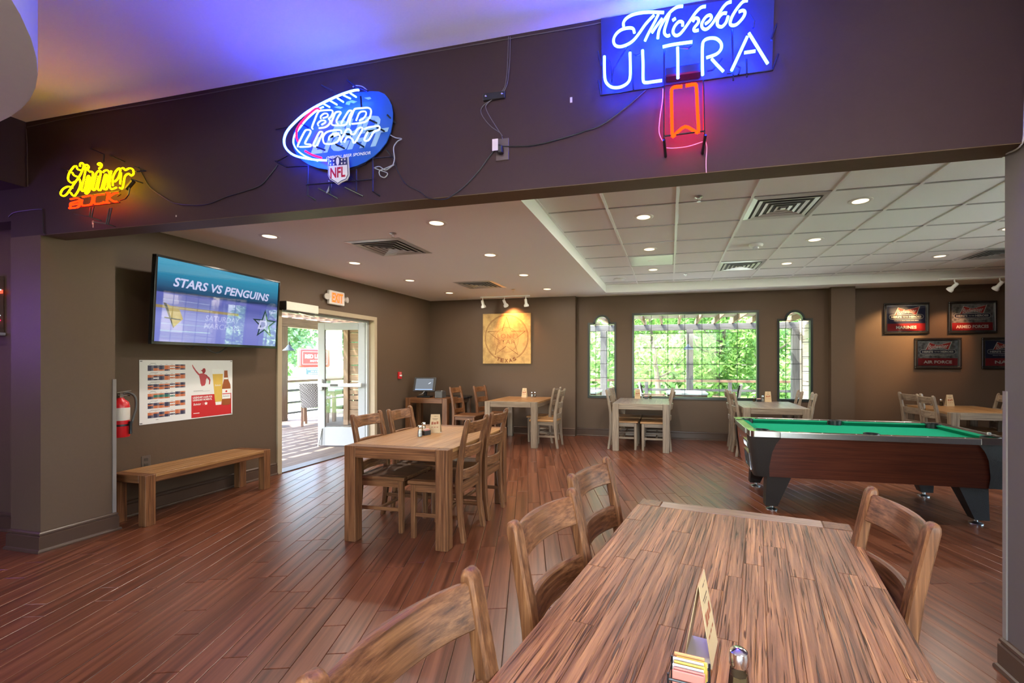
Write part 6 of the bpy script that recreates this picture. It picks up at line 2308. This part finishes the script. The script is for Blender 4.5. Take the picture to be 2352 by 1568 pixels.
# ---- trees
def leaf_mat(name, c1, c2):
    m, nt, out = new_mat(name)
    d = nt.nodes.new('ShaderNodeBsdfPrincipled')
    d.inputs['Roughness'].default_value = .45
    t = nt.nodes.new('ShaderNodeBsdfTranslucent')
    g = nt.nodes.new('ShaderNodeNewGeometry')
    mx = nt.nodes.new('ShaderNodeMix')
    mx.data_type = 'RGBA'
    mx.inputs['A'].default_value = tuple(c1) + (1,)
    mx.inputs['B'].default_value = tuple(c2) + (1,)
    nt.links.new(g.outputs['Random Per Island'], mx.inputs['Factor'])
    nt.links.new(mx.outputs['Result'], d.inputs['Base Color'])
    nt.links.new(mx.outputs['Result'], t.inputs[0])
    ms = nt.nodes.new('ShaderNodeMixShader')
    ms.inputs[0].default_value = .45
    nt.links.new(d.outputs[0], ms.inputs[1])
    nt.links.new(t.outputs[0], ms.inputs[2])
    nt.links.new(ms.outputs[0], out.inputs[0])
    return m


L1 = leaf_mat('leaf_mid_green', (.10, .24, .045), (.33, .50, .15))
L2 = leaf_mat('leaf_pale_green', (.20, .33, .11), (.42, .56, .25))
L3 = leaf_mat('leaf_blue_green', (.13, .24, .12), (.30, .43, .24))
M_BARK = plain('grey_bark', (.16, .13, .105), .9, var=.3, scale=12, bump=.5)


def tree(label, x, y, h, rad, low, leaf, n, mat, seed, group, tr=.16, base=-.35):
    rn = random.Random(seed)
    t = thing('tree', label, 'tree', (x, y, base), 0, group)
    lean = rn.uniform(-.5, .5)
    top = h * .62
    MB().tube(smooth_path([(0, 0, 0), (lean * .3, 0, top * .4), (lean, rn.uniform(-.3, .3), top)], 4), [tr * (1.25 - .9 * k / 8) for k in range(9)], 9).build('trunk', M_BARK, t, smooth=True)
    br = MB()
    for k in range(6):
        an = rn.uniform(0, 6.28)
        s0 = rn.uniform(.35, .9)
        p0 = Vector((lean * s0, 0, top * s0))
        p2 = p0 + Vector((math.cos(an) * rad * .75, math.sin(an) * rad * .75, rn.uniform(.1, .9)))
        pm = (p0 + p2) / 2 + Vector((0, 0, -.15))
        br.tube(smooth_path([p0, pm, p2], 4), [tr * .38 * (1 - .8 * q / 8) for q in range(9)], 6)
    br.build('branches', M_BARK, t, smooth=True)
    blobs = []
    for k in range(26):
        an = rn.uniform(0, 6.28)
        zz = rn.uniform(low, h)
        f = max(.25, 1 - ((zz - (low + h) / 2) / ((h - low) / 2 + .01)) ** 2 * .75)
        rr = rad * f * math.sqrt(rn.random())
        blobs.append((math.cos(an) * rr, math.sin(an) * rr, zz, rn.uniform(.28, .52) * rad))
    vs, fs = [], []
    for k in range(n):
        bx, by, bz_, r_ = blobs[k % len(blobs)]
        d = Vector((rn.gauss(0, 1), rn.gauss(0, 1), rn.gauss(0, .8)))
        d = d / max(d.length, .01) * r_ * rn.uniform(.55, 1.0)
        p = Vector((bx, by, bz_)) + d
        u = Vector((rn.gauss(0, 1), rn.gauss(0, 1), rn.gauss(0, 1))).normalized()
        v = u.orthogonal().normalized()
        s = leaf * rn.uniform(.6, 1.25)
        i = len(vs)
        vs += [p - u * s, p - v * s * .45, p + u * s, p + v * s * .45]
        fs.append((i, i + 1, i + 2, i + 3))
    mb = MB()
    mb.v = [tuple(p) for p in vs]
    mb.f = fs
    cr_ = mb.build('crown', mat, t, raw=True)
    return t


TG = 'trees beyond the patio'
tree('leafy tree close behind the railing, left half of the wide window', -.3, 14.6, 5.4, 1.6, .9, .10, 5200, L1, 1, TG, .10)
tree('leafy tree close behind the railing, middle of the wide window', 1.35, 14.9, 5.6, 1.35, .8, .10, 5200, L1, 2, TG, .10)
tree('leafy tree close behind the railing, right edge of the wide window', 3.1, 14.4, 5.2, 1.35, .5, .10, 5000, L1, 3, TG, .10)
tree('leafy tree seen through the right arched window', 4.6, 14.8, 5.0, 1.3, .6, .11, 3600, L1, 31, TG, .10)
tree('pale tree behind the left arched window', -3.2, 17.5, 5.2, 2.3, .7, .15, 4200, L2, 4, TG, .14)
bk = [('broad pale tree far behind the left part of the wide window', -1.6, 24, 9, 4.2, L2), ('broad pale tree far behind the middle of the wide window', 3.0, 26, 7.4, 4.0, L2), ('broad pale tree far behind the right arched window', 8.4, 25, 8, 4.2, L2),
      ('tall pale tree far behind the left arched window', -7.0, 26, 8, 4.2, L3), ('far pale tree between the wide window trees', .6, 33, 8.5, 4.4, L3), ('far pale tree behind the right part of the wide window', 6.0, 34, 6.6, 4.4, L2)]
for i, (l, x, y, h, r_, mt) in enumerate(bk):
    tree(l, x, y, h, r_, .2, .26, 4600, mt, 40 + i, TG, .22)
lf_ = [('oak beside the roadside sign, its trunk left of the sign', -41.5, 40.5, 12, 4.6, L3, 1.2), ('tall oak behind the roadside sign', -36, 49, 15, 6.0, L3, 1.0), ('bright tree right of the roadside sign behind the door glass', -25.5, 42, 11, 4.6, L2, .4),
       ('far tree behind the cedar screen', -16.5, 38, 9, 4.2, L2, .2), ('pale bush mass behind the roadside sign', -50, 46, 9, 5, L2, 0), ('bushy tree low behind the patio railing', -28, 55, 11, 5, L3, 0)]
for i, (l, x, y, h, r_, mt, lo) in enumerate(lf_):
    tree(l, x, y, h, r_, lo, .34, 5200, mt, 60 + i, TG, .30)
